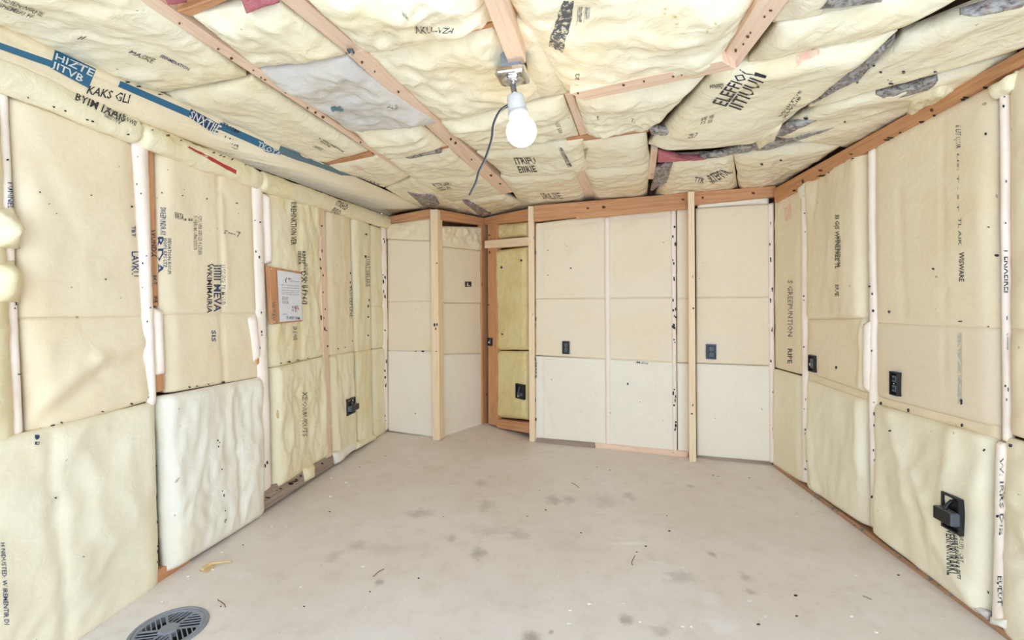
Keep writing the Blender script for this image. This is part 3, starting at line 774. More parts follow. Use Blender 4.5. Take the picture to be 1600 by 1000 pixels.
rs3 = strip('white strip with black print near the right border, upper length', RIGHT, [(1562, 132), (1573, 126), (1577, 694), (1567, 690)], 0.010)
rs4 = strip('white tube like strip near the right border, lower length', RIGHT, [(1558, 688), (1570, 692), (1566, 980), (1550, 972)], 0.022)
seam(rs3, 1570, 150, 1574, 670, 8, 4, 8, 3); seam(rs4, 1562, 720, 1562, 950, 5, 4, 6, 4)
mark(rs3, 'T ERIXEIREI', vq(1569, 388, 1580, 457), 'ink'); mark(rs3, 'Commer', vq(1573, 520, 1578, 548), 'inkgrey')
mark(rs4, 'W: IRRS DIE', vq(1562, 715, 1568, 835), 'inkgrey'); mark(rs4, 'EULUT', vq(1559, 900, 1567, 945), 'ink')
# ------------------------------------------------------------------ right wall: batts
R1u = batt('slim cream batt of right wall touching the back corner, upper', RIGHT, [(1210, 318), (1254, 288), (1256, 584), (1211, 572)], 'wall', .02, .004, 5, creases=[(.0, .15, .3, .05, .004, .02)])
R1l = batt('slim cream batt of right wall touching the back corner, lower', RIGHT, [(1210, 577), (1256, 590), (1258, 753), (1208, 727)], 'cream', .022, .004, 5)
R2u = batt('overhanging cream batt with vertical print, right wall second bay', RIGHT, [(1261, 286), (1357, 236), (1360, 495), (1263, 497)], 'wall', .042, .005, 5, stretch=(1.4, .6), creases=[(.05, .0, .25, .3, .006, .02), (.3, 0, .2, .3, -.006, .02)])
R2m = batt('cream batt with the tall thin outlet, right wall second bay', RIGHT, [(1263, 500), (1360, 498), (1361, 612), (1263, 580)], 'wall', .026, .004, 5, creases=[(.98, .05, .96, .95, .03, .02)])
R2s = batt('thin double seam flap under the tall thin outlet', RIGHT, [(1263, 582), (1361, 614), (1361, 626), (1263, 592)], 'wall', .012, .002, 6, edge=.02)
R2l = batt('soft cream batt above the floor, right wall second bay', RIGHT, [(1263, 594), (1361, 628), (1362, 822), (1262, 757)], 'cream', .034, .007, 4, stretch=(1.4, .7), creases=[(.1, .5, .2, .95, .012, .03), (.9, .1, .95, .6, .012, .03)])
R3u = batt('widest cream batt of right wall, above the outlet with white rim', RIGHT, [(1367, 229), (1563, 132), (1566, 512), (1369, 503)], 'wall', .022, .003, 3, creases=[(.66, .05, .67, 1, -.004, .008), (.3, .3, .32, .95, -.004, .02)])
R3m = batt('cream batt with the white rimmed outlet, right wall third bay', RIGHT, [(1369, 505), (1566, 514), (1566, 666), (1369, 616)], 'board', .018, .002, 3, creases=[(.66, .0, .67, 1, -.004, .008)])
R3s = batt('thin double seam flap under the white rimmed outlet', RIGHT, [(1369, 619), (1566, 669), (1566, 686), (1369, 629)], 'wall', .010, .002, 6, edge=.02)
R3l = batt('billowing cream batt with hanging grey box, low on right wall', RIGHT, [(1369, 632), (1565, 689), (1556, 968), (1369, 826)], 'cream', .045, .008, 3.4, creases=[(.22, .05, .4, .55, .014, .04), (.4, .55, .55, .95, .008, .04), (.1, .3, .25, .75, -.010, .04), (.45, .4, .6, .6, .012, .03), (.75, .0, .7, .5, .010, .03), (.6, .7, .95, .95, .010, .03)])
R4u = batt('cream batt cut by the right border, upper', RIGHT, [(1575, 124), (2600, -408), (2600, 556), (1578, 512)], 'wall', .03, .006, 5)
R4m = batt('cream batt cut by the right border, middle', RIGHT, [(1578, 515), (2600, 560), (2600, 930), (1578, 674)], 'wall', .03, .006, 5)
R4l = batt('folded cream batt cut by the right border, lower', RIGHT, [(1571, 684), (2600, 946), (2600, 1822), (1563, 976)], 'cream', .04, .010, 4, creases=[(.1, .4, .4, .9, .01, .03)])
batt('torn white scrap of facing on the floor plate near the right border', RIGHT, [(1546, 962), (1572, 968), (1570, 984), (1545, 974)], 'white', .015, .008, 18, off=.02, edge=.02, inset=0, thick=.02, name='facing_scrap', cat='scrap')
batt('crumpled dusty scrap of facing along the right floor plate', RIGHT, [(1494, 920), (1546, 958), (1544, 970), (1494, 932)], 'grey', .012, .01, 20, off=.018, edge=.02, inset=0, thick=.015, name='facing_scrap', cat='scrap')
# ragged tops
batt('ragged white tuft above the slim corner batt on right wall', RIGHT, [(1248, 292), (1262, 282), (1262, 304), (1250, 312)], 'white', .02, .012, 18, off=.012, edge=.02, inset=0, thick=.02, name='wool_tuft', cat='wool tuft')
batt('ragged yellow tuft at the plate above the right border strip', RIGHT, [(1546, 136), (1590, 108), (1586, 140), (1552, 158)], 'roll', .025, .014, 16, off=.012, edge=.02, inset=0, thick=.02, name='wool_tuft', cat='wool tuft')
mark(R1u, 'S GREEPUNTION', vq(1231, 438, 1239, 526), 'inkgrey'); mark(R1u, 'RIPE', vq(1231, 545, 1238, 568), 'ink')
mark(R2u, 'III G(S WHNLFREE TL', vq(1303, 336, 1312, 420), 'ink'); mark(R2u, 'SIEVENTION', vq(1308, 368, 1314, 416), 'inkgrey'); mark(R2u, 'IIUE', vq(1305, 445, 1311, 463), 'ink')
mark(R3u, 'E LIT LLUA', vq(1494, 196, 1502, 232), 'inkgrey'); mark(R3u, 'LIS: T - S T', vq(1496, 240, 1499, 330), 'inkfade'); mark(R3u, 'WISWARE', vq(1499, 394, 1507, 440), 'ink'); mark(R3u, 'TL AIK', vq(1498, 340, 1503, 384), 'inkfade')
patch(R3m, vq(1497, 520, 1503, 632), 'faint', name='faded_stripe', nu=18, nv=1, ragged=.5)
specks(R3m, [(1503, 628, 4, 14), (1500, 484, 5, 6)])
mark(R3l, 'LIVERINRURARKL', [(1491, 822), (1499, 900), (1480, 898), (1478, 820)], 'ink'); mark(R3l, 'LRERT KORNI R TSTS', [(1497, 838), (1502, 906), (1496, 904), (1491, 836)], 'ink'); mark(R3l, 'LPI/LUTI : CRT', [(1506, 832), (1506, 880), (1500, 878), (1499, 830)], 'inkgrey')
specks(R3u, [(1459, 420, 5, 5), (1558, 399, 10, 6), (1390, 487, 4, 7), (1545, 355, 5, 3), (1541, 209, 5, 6), (1501, 502, 8, 3), (1545, 510, 3, 3)])
specks(R2m, [(1307, 574, 4, 7)]); specks(R2l, [(1307, 605, 5, 6)]); specks(R3s, [(1420, 641, 4, 8), (1504, 664, 4, 8), (1377, 630, 5, 6)])
specks(R3l, [(1538, 703, 4, 6), (1391, 673, 4, 4), (1544, 925, 4, 6)]); specks(R4m, [(1579, 501+20, 5, 6)]); specks(R4l, [(1580, 696, 6, 8)])
patch(R1u, [(1226, 325), (1236, 318), (1237, 340), (1227, 346)], 'blush', name='pink_stain', nu=5, nv=4, ragged=1.2)

# ------------------------------------------------------------------ ceiling: joists and blocking
def joist(label, q, mat='pink', off=0.0, depth=0.09, name='ceiling_joist', cat='joist'):
    return beam(label, CEIL, q, depth, mat, off, name=name, cat=cat)
j1 = joist('pinkish joist nearest the left wall, crossing the ceiling', [(170, -30), (204, -30), (632, 266), (612, 258)], off=.004)
j2a = joist('short near end of the second joist, overlapping its neighbour', [(400, -30), (440, -30), (566, 80), (543, 84)], off=.006)
j2b = joist('far length of the second joist behind the metal lapped joint', [(544, 86), (568, 78), (803, 300), (783, 304)], off=.010)
j3a = joist('near joist that carries the lamp plate', [(744, -30), (778, -30), (822, 98), (796, 104)], off=.05)
j3b = joist('short joist length between batts right of the bulb', [(882, 148), (894, 147), (918, 209), (906, 212)], off=.004)
j3c = joist('short joist length above the long back top plate', [(899, 268), (912, 266), (932, 311), (917, 314)], off=.004)
j4 = joist('slanting joist at upper right above the big ceiling batt', [(1206, -30), (1256, -30), (1152, 106), (1124, 100)], off=.045)
x1 = joist('pale crosspiece between slanting joist and bulb', [(890, 146), (1128, 95), (1150, 108), (912, 158)], off=.075, name='cross_block', cat='wood block')
joist('brown crosspiece glimpsed right of the bulb', [(884, 217), (1012, 199), (1014, 206), (888, 224)], 'fir', off=.0, name='cross_block', cat='wood block')
j4b = joist('short pinkish joist end above the right of the back wall', [(1017, 236), (1028, 236), (1022, 280), (1011, 280)], off=.008)
joist('reddish crosspiece between the left ceiling bays', [(506, 255), (580, 238), (584, 244), (512, 260)], 'fir', off=.0, name='cross_block', cat='wood block')
joist('brown crosspiece in the gap near top of second ceiling bay', [(668, 68), (778, 34), (782, 42), (672, 74)], 'fir', off=.0, name='cross_block', cat='wood block')
joist('brown crosspiece behind the dark gap left of the cord', [(600, 246), (700, 228), (702, 234), (606, 252)], 'fir', off=-.006, name='cross_block', cat='wood block')
joist('brown timber end at the top border beside pink wool', [(276, 18), (340, -4), (362, -2), (300, 26)], 'fir', off=.004, name='cross_block', cat='wood block')
for jj, a in ((j1, (240, 10, 600, 245, 12, 6, 4, 4)), (j2b, (560, 88, 790, 296, 9, 5, 4, 4)), (j4, (1210, 5, 1140, 95, 6, 6, 5, 5)), (x1, (900, 146, 1130, 104, 6, 5, 3, 2))):
    seam(jj, *a, mat='knot', name='knots')

# ------------------------------------------------------------------ ceiling: batts
def cb(label, q, mat='ceil', bulge=.04, wr=.010, ws=6, **k):
    wr *= 1.5; bulge *= 1.15
    kk = dict(edge=.10, off=0.0, thick=.035, inset=-.002, res=.012, wob=.012); kk.update(k)
    return batt(label, CEIL, q, mat, bulge, wr, ws, **kk)
C1 = cb('big cream ceiling batt in the upper left corner of the picture', [(-190, -45), (160, -50), (388, 120), (250, 144)], bulge=.03, wr=.007, stretch=(.7, 1.3))
C2 = cb('cream ceiling batt beside the blue striped cove, middle length', [(252, 147), (393, 123), (576, 236), (506, 252)], bulge=.03, wr=.006, stretch=(1.2, .7))
C3 = cb('ceiling batt with a faint red smudge beside the blue striped cove', [(512, 258), (590, 243), (642, 274), (600, 293)], bulge=.025, wr=.006)
C4 = cb('farthest small ceiling batt at the end of the blue striped cove', [(602, 294), (646, 276), (762, 346), (676, 334)], bulge=.02, wr=.005)
C5 = cb('wrinkled ceiling batt below the pink wool at the top border', [(296, 22), (436, 2), (542, 86), (400, 106)], bulge=.04, wr=.014)
C6 = cb('grey shiny ceiling batt between the first two joists', [(402, 110), (544, 90), (690, 190), (550, 204)], 'grey', .04, .012, 7)
C7 = cb('cream ceiling batt just behind the grey shiny one', [(552, 207), (655, 193), (702, 228), (604, 244)], bulge=.04, wr=.010, stretch=(.7, 1.5))
C8 = cb('cream ceiling batt behind the dark gap left of the cord', [(608, 250), (704, 232), (752, 272), (646, 280)], bulge=.03, wr=.008)
C9 = cb('ceiling batt with small print left of the cord end', [(648, 281), (754, 273), (788, 303), (704, 315)], bulge=.02, wr=.005)
C10 = cb('small ceiling batt right over the niche', [(704, 316), (788, 304), (838, 327), (764, 347)], bulge=.02, wr=.006)
C11 = cb('big wrinkled shiny batt at the top border left of the lamp', [(440, -40), (748, -40), (776, 32), (568, 78)], bulge=.07, wr=.018, ws=6, edge=.12)
C12 = cb('glowing yellow batt directly left of the lamp plate', [(572, 82), (770, 42), (858, 150), (684, 186)], bulge=.04, wr=.014, ws=6, edge=.12)
C13 = cb('ceiling batt right behind the bulb', [(686, 190), (882, 150), (906, 211), (742, 234)], bulge=.05, wr=.012, stretch=(.8, 1.4))
C14 = cb('long ceiling batt with black print below the bulb', [(744, 238), (912, 216), (920, 264), (788, 273)], bulge=.035, wr=.008)
C15 = cb('ceiling batt with print over the back top plate, left of joist end', [(782, 276), (901, 267), (920, 319), (820, 328)], bulge=.025, wr=.006)
C16 = cb('huge puckered ceiling batt filling the top border right of the lamp', [(770, -40), (1205, -40), (1124, 98), (884, 143)], bulge=.065, wr=.013, ws=5, edge=.14)
C16b = cb('narrow yellow glowing batt between lamp plate and crosspiece', [(804, 30), (836, 30), (888, 147), (832, 154)], bulge=.015, wr=.006, off=.0)
C17 = cb('puffy ceiling batt right behind the pale crosspiece', [(898, 154), (1112, 108), (1016, 200), (914, 207)], bulge=.045, wr=.013)
C18 = cb('ceiling batt with a barcode like print right of the bulb', [(908, 222), (1010, 208), (1018, 252), (914, 263)], bulge=.035, wr=.006)
C19 = cb('cream ceiling batt over the back top plate, right of joist end', [(912, 266), (1016, 254), (1012, 306), (932, 318)], bulge=.03, wr=.007)
C20 = cb('big cream ceiling batt with the largest black lettering', [(1118, 108), (1405, 46), (1192, 218), (1012, 226)], bulge=.05, wr=.007, ws=4)
C21 = cb('corner of ceiling batt at top border right of slanting joist', [(1250, -40), (1330, -40), (1282, 24), (1206, 36)], bulge=.03, wr=.010)
C22 = cb('long ceiling batt near the top border with a torn dark rim', [(1212, 38), (1560, -40), (1408, 40), (1168, 98)], bulge=.04, wr=.008)
C23 = cb('wide smooth ceiling batt along the right top plate, near', [(1408, 60), (1720, -60), (1650, 54), (1262, 168)], bulge=.03, wr=.006, ws=4)
C24 = cb('ceiling batt between two tears along the right top plate', [(1198, 210), (1290, 160), (1590, 84), (1328, 230)], bulge=.03, wr=.007, ws=4)
C25 = cb('small ceiling batt with slanted black print above the right back stud', [(1050, 248), (1146, 243), (1154, 297), (1022, 306)], bulge=.035, wr=.008)
C26 = cb('ceiling batt in the right back corner over the plates', [(1146, 242), (1338, 212), (1208, 296), (1154, 296)], bulge=.03, wr=.007)
# torn plastic and wool seen in the gaps
def torn(label, q, mat='plastic', off=-.004, bulge=.012, wr=.008, name='torn_plastic', cat='torn plastic'):
    return batt(label, CEIL, q, mat, bulge, wr, 12, edge=.03, off=off+.008, thick=.02, inset=0, wob=.012, res=.008, name=name, cat=cat)
torn('long grey plastic tear running diagonally near the right ceiling', [(1262, 164), (1340, 92), (1402, 58), (1350, 116)], off=.006)
torn('grey plastic tear just above the right top plate', [(1366, 148), (1466, 122), (1474, 130), (1370, 164)], off=.010)
torn('wide grey plastic tear above the right back corner', [(1150, 232), (1230, 214), (1308, 198), (1196, 236)], off=.012)
torn('slim grey plastic tear above the wide one', [(1190, 214), (1230, 196), (1282, 186), (1225, 212)], off=.016)
torn('dark plastic tear at the top border, left one', [(1276, 16), (1300, -8), (1400, -24), (1380, 4)], off=.006)
torn('dark plastic tear in the top right corner of the picture', [(1496, 24), (1530, 14), (1640, -20), (1600, 12)], off=.034)
torn('grey plastic pocket hanging right of the short pinkish joist end', [(1024, 262), (1052, 252), (1044, 282), (1016, 298)], off=.004)
torn('grey plastic scrap left of the batt with largest lettering', [(1012, 200), (1060, 204), (1040, 212), (1014, 210)], off=.012)
torn('dark plastic scrap at the far end of the cove stripe', [(636, 300), (680, 306), (688, 318), (664, 326)], off=.016)
torn('dark plastic scrap over the niche top plate', [(722, 314), (740, 318), (768, 334), (752, 338)], off=.016)
torn('thin dark plastic strip in the gap left of the cord', [(628, 244), (690, 234), (692, 238), (640, 248)], off=.012)
torn('black plastic edge under the batt with largest lettering', [(1090, 246), (1170, 228), (1176, 236), (1108, 247)], off=.012)
torn('sliver of magenta wool in the gap above the right back wall', [(1028, 238), (1070, 246), (1112, 247), (1026, 254)], 'pinkwool', .006, name='pink_wool', cat='wool')
torn('pink wool showing at the top border beside the first joist', [(246, -14), (292, -14), (296, 6), (262, 8)], 'pinkwool', .008, name='pink_wool', cat='wool')
torn('pink wool tuft at the top border left of the second joist', [(370, -10), (420, -14), (440, 4), (384, 22)], 'pinkwool', .014, name='pink_wool', cat='wool')
batt('torn fluffy hem hanging beside the tear above the right plate', CEIL, [(1420, 152), (1470, 128), (1500, 130), (1416, 180)], 'roll', .03, .016, 14, edge=.03, off=.014, inset=0, thick=.02, name='wool_tuft', cat='wool tuft')
batt('torn fluffy hem hanging beside the wide tear above the back corner', CEIL, [(1176, 206), (1226, 186), (1212, 214), (1182, 226)], 'roll', .03, .016, 14, edge=.03, off=.02, inset=0, thick=.02, name='wool_tuft', cat='wool tuft')

def q4(a, b, c, d): return [a, b, c, d]
I, G = 'ink', 'inkgrey'
mark(C1, 'IIIDIENWIRHE\nEIHEMERI FF', q4((4, -6), (70, 20), (58, 32), (-6, 8)), G); mark(C1, 'MASKE', q4((206, 78), (244, 92), (238, 99), (200, 82)), G); mark(C1, 'SEENMERATION', q4((252, 84), (297, 106), (294, 110), (249, 88)), B)
mark(C1, '//', q4((122, 57), (136, 56), (132, 61), (120, 61)), I)
mark(C2, 'le -WALUNATION\n ... KUSTIE', q4((500, 214), (538, 236), (532, 240), (494, 218)), I); mark(C2, 'ORIELD', q4((490, 226), (506, 232), (503, 235), (487, 229)), G)
patch(C3, q4((548, 256), (566, 262), (572, 268), (550, 262)), 'blush', name='red_smudge', nu=6, nv=3, ragged=1)
mark(C3, 'WXARBZ', q4((556, 273), (594, 288), (590, 294), (560, 279)), I)
mark(C6, 'ALE', q4((606, 163), (622, 164), (620, 170), (604, 169)), G); patch(C6, q4((516, 166), (534, 166), (538, 174), (520, 174)), 'bluegrey', name='blue_smudge', nu=5, nv=3, ragged=1.5)
mark(C9, 'RTELIIA\nISEUR', q4((674, 287), (700, 284), (716, 294), (688, 298)), G)
mark(C11, 'AKU--VZA', q4((645, 40), (714, 44), (706, 52), (650, 52)), G); mark(C11, '-IIUF', q4((626, 14), (634, 22), (640, 34), (630, 26)), G)
mark(C14, 'ITRIFU\nEIIRIE', q4((802, 246), (834, 246), (846, 268), (812, 270)), I); mark(C14, 'IDUSTEIRE', q4((872, 230), (878, 230), (894, 260), (888, 262)), I)
mark(C13, 'SIIRE\nREF', q4((866, 192), (872, 190), (882, 206), (874, 208)), G)
mark(C15, 'IRLIIE', q4((844, 302), (874, 301), (880, 310), (850, 311)), G)
mark(C16, 'JURS UI', q4((914, 10), (922, 10), (920, 36), (912, 36)), B); mark(C16, 'JURIIE', q4((902, 10), (910, 10), (908, 42), (900, 42)), G)
patch(C16, q4((880, 0), (898, 2), (880, 82), (856, 70)), 'inkgrey', name='torn_print', nu=8, nv=10, ragged=1.6)
mark(C16, 'S2', q4((899, 115), (907, 114), (905, 124), (898, 124)), G)
mark(C20, 'ELEFFIO(', q4((1112, 160), (1156, 108), (1178, 116), (1142, 168)), I); mark(C20, 'IITIUUI', q4((1138, 165), (1172, 120), (1194, 128), (1158, 172)), I); mark(C20, '1', q4((1180, 112), (1198, 118), (1196, 122), (1178, 118)), I)
mark(C20, 'WHIFFD', q4((1110, 132), (1132, 130), (1130, 138), (1108, 138)), I); mark(C20, 'SE III\nSS III', q4((1096, 184), (1116, 178), (1112, 192), (1094, 194)), G)
mark(C20, 'WIIITUE\nKWLIB', q4((1216, 182), (1250, 140), (1258, 144), (1226, 186)), G); mark(C20, 'ZL7', q4((1076, 210), (1092, 206), (1088, 214), (1074, 216)), G)
patch(C20, q4((1246, 76), (1278, 68), (1280, 84), (1244, 104)), 'blush', name='pink_stain', nu=7, nv=4, ragged=2)
mark(C25, 'IRTEPFUR', q4((1104, 274), (1128, 264), (1146, 270), (1112, 288)), I); mark(C25, 'TTR', q4((1086, 276), (1102, 278), (1098, 286), (1084, 284)), I)
mark(C17, 't', q4((932, 180), (936, 180), (937, 188), (933, 188)), G); mark(C17, 'T,', q4((986, 184), (994, 186), (992, 193), (984, 190)), G); mark(C18, 'EDSEDSE', q4((872+40, 232), (880+40, 230), (894+20, 250), (884+24, 252)), G)
specks(C23, [(1376, 112, 6, 3), (1412, 112, 8, 5), (1392, 130, 12, 3), (1462, 112, 8, 4), (1512, 118, 8, 8), (1366, 102, 6, 3), (1330, 126, 10, 3), (1340, 128, 6, 3)]); specks(C24, [(1260, 185, 12, 5), (1320, 190, 5, 3)])
specks(C26, [(1190, 256, 8, 4), (1220, 250, 6, 3)]); specks(C8, [(712, 278, 8, 3)], 'inkfade'); specks(C16, [(1106, 48, 4, 5), (1118, 36, 5, 3)], 'splinter', 'brown_spots'); seam(C16, 1030, 8, 1070, 40, 5, 6, 5, 8, 'splinter', 'brown_spots')
# a little metal clip on the slanting joist and a joint clip
mc = empty('metal_clip', CEIL.hit(1151, 58, .02), 'small bright metal clip on the slanting joist at upper right', 'clip')
c0 = CEIL.hit(1150, 58, .022)
box('clip_body', c0, .022, .012, .02, 'chrome', mc); box('clip_tab', c0+Vector((.004, 0, -.014)), .012, .004, .014, 'chrome', mc)
mc2 = empty('metal_clip', CEIL.hit(552, 80, .02), 'small grey metal clip where the second joist laps', 'clip')
c0 = CEIL.hit(548, 80, .02)
box('clip_body', c0, .02, .02, .008, 'dgrey', mc2); box('clip_tab', c0+Vector((.003, .004, -.006)), .008, .014, .008, 'chrome', mc2)

# ------------------------------------------------------------------ outlets
def basis(plane):
    n = plane.n; X = Vector((n.y, -n.x, 0)).normalized()
    if X.dot(Vector((1, 0, 0))) < 0 and plane not in (LEFT, RIGHT): X = -X
    return X, n, Vector((0, 0, 1))
def outlet(label, plane, x0, y0, x1, y1, host, mat='black', device='receptacle', depth=.02):
    c, n_ = on(host, (x0+x1)/2, (y0+y1)/2, 0.0)
    X, n, Z = basis(plane)
    off = (c-plane.p).dot(plane.n)+0.004
    a, b = plane.hit(x0, (y0+y1)/2, off), plane.hit(x1, (y0+y1)/2, off)
    w = (b-a).length
    h = (plane.hit((x0+x1)/2, y0, off)-plane.hit((x0+x1)/2, y1, off)).length
    c = (a+b)/2; c.z = plane.hit((x0+x1)/2, (y0+y1)/2, off).z
    o = empty('outlet_box', c, label, 'outlet box')
    t = w*.1
    box('back_plate', c-n*.004, w, .008, h, 'black', o, X, n, Z)
    for s in (-1, 1): box('side_wall', c+X*s*(w/2-t/2)+n*.006, t, .016, h, mat, o, X, n, Z)
    for s in (-1, 1): box('end_wall', c+Z*s*(h/2-t/2)+n*.006, w-2*t, .016, t, mat, o, X, n, Z)
    if device == 'receptacle':
        for s in (-1, 1):
            d = box('socket_face', c+Z*s*h*.2+n*.007, w*.5, .008, h*.28, 'dgrey', o, X, n, Z, .002)
            for k in (-1, 1): box('slot', c+Z*s*h*.2+X*k*w*.1+n*.012, w*.06, .003, h*.12, 'black', d, X, n, Z, 0)
        lathe('screw', [(.0035, 0), (.0035, .003), (.001, .004)], c+n*.008, n, M['chrome'], o, 12)
    elif device == 'switch':
        box('switch_body', c+n*.006, w*.55, .008, h*.6, 'dgrey', o, X, n, Z, .002)
        box('toggle', c+n*.014-Z*h*.05, w*.2, .012, h*.16, 'chrome', o, X, n, Z, .002)
    elif device == 'cable':
        tube('cable', [c+Z*h*.3+n*.005, c+Z*h*.15+n*.02, c-Z*h*.05+X*w*.1+n*.03, c-Z*h*.2-X*w*.1+n*.012], .0055, M['dgrey'], o)
        box('clamp', c-Z*h*.18+n*.008, w*.6, .012, h*.22, 'dgrey', o, X, n, Z, .002)
    elif device == 'hanging':
        k = c+n*.035-Z*h*.08-X*w*.0
        d = box('device_body', k-n*.010, w*1.0, .034, h*.36, 'dgrey', o, X, n, Z, .004)
        box('device_face', k+n*.008, w*.9, .004, h*.34, 'black', d, X, n, Z, .001)
        tube('cable', [c+Z*h*.35+n*.006, c+Z*h*.2+n*.026, c+Z*h*.08+n*.03], .006, M['black'], o)
    return o
outlet('small black outlet in the back wall panel grid', BACK, 879, 533, 890, 553, g21)
outlet('bluish outlet box in the right hand back panel', BACK, 1103, 538, 1119, 561, b7c, 'bluebox')
outlet('thin black outlet seen edge on, right wall second bay', RIGHT, 1266, 555, 1275, 581, R2m, 'black', 'switch')
R_o = outlet('black outlet with white cut rim on right wall', RIGHT, 1394, 581, 1407, 618, R3m, 'black')
patch(R3m, [(1391, 578), (1409, 578), (1409, 621), (1391, 621)], 'whiteprint', name='white_cut_rim', nu=4, nv=6, lift=.001)
outlet('black box with grey device hanging out, low on right wall', RIGHT, 1477, 774, 1504, 830, R3l, 'black', 'hanging')
outlet('small black cable box low on left wall', LEFT, 541, 622, 553, 647, L4l, 'black', 'hanging')
outlet('black cable box on the yellow wool inside the niche', NICHER, 807, 600, 820, 623, y3, 'black', 'cable')
outlet('tiny black box on the brown niche post', NICHER, 763, 528, 769, 540, post2, 'black', 'switch')

# ------------------------------------------------------------------ notice board
def notice():
    off = (on(L3u, 445, 460, 0)[0]-LEFT.p).dot(LEFT.n)+.016
    q = [(420, 416), (471, 425), (473, 502), (426, 507)]
    c = LEFT.hit(446, 462, off)
    root = empty('notice_board', c, 'plywood board with a white printed sheet on left wall', 'notice board')
    bd = prism('board', [LEFT.hit(x, y, off) for x, y in q], LEFT.n, .024, 'fir', root, .002, plane=LEFT)
    pq = [(433, 422), (470, 428), (472, 500), (437, 503)]
    pv, pf = [], []
    N = 6
    pc = [LEFT.hit(x, y, off+.003) for x, y in pq]
    for j in range(N+1):
        for i in range(N+1):
            pv.append(bil(pc, i/N, j/N)+LEFT.n*(.002*math.sin(i/N*3.1)+.001))
    for j in range(N):
        for i in range(N):
            a = j*(N+1)+i; pf.append((a, a+1, a+N+2, a+N+1))
    b0 = len(pv)
    pv += [p-LEFT.n*.0015 for p in pv[:b0]]; pf += [tuple(reversed([k+b0 for k in f])) for f in pf[:]]
    sh = link_mesh('paper_sheet', pv, pf, M['paper'], parent=root)
    BVH[sh.name] = (BVHTree.FromPolygons([tuple(v) for v in pv[:b0]], pf[:N*N]), LEFT)
    def T(text, x0, y0, x1, y1, mat):
        sk = lambda x, y: (x, y+(x-452)*.06)
        mark(sh, text, [sk(x0, y0), sk(x1, y0), sk(x1, y1), sk(x0, y1)], mat, .0012, 'printed_text')
    T('(', 445, 434, 448, 443, 'ink'); T('Mirt', 450, 434, 455, 437, 'red'); T('Fondesth anse ostien', 451, 438, 467, 440, 'inkgrey')
    for k, y in enumerate((445, 449, 453, 456, 459)): T(('Meler ton ansid leres oftan bere', 'les dono ansir lion ter asten oden', 'Tel aster loni den asto lern orest', 'ase torli nes den orfto lie ansen', 'loter sen inalo dest orin')[k], 440, y, 467, y+1.6, 'inkfade')
    T('IE 2025\nLIE 0130', 441, 464, 451, 475, 'inkgrey'); T('EE-K\nII-S', 456, 478, 462, 486, 'inkfade')
    T('E.K', 461, 477, 466, 480, 'red'); T('BUR\nIR', 461, 480, 467, 487, 'red'); T('US 495P I 3AMs', 447, 494, 469, 499, 'inkblue'); T('lolen sie', 442, 490, 449, 492, 'inkfade')
    # scrawl on the left margin of the board and two pins
    mark(bd, 'W TAV', vq(423, 472, 430, 500), 'inkfade', .001, 'scrawl')
    for (x, y) in ((423, 420), (428, 503)):
        lathe('pin', [(.004, 0), (.004, .003), (.002, .006)], LEFT.hit(x, y, off), LEFT.n, M['chrome'], root, 12)
notice()

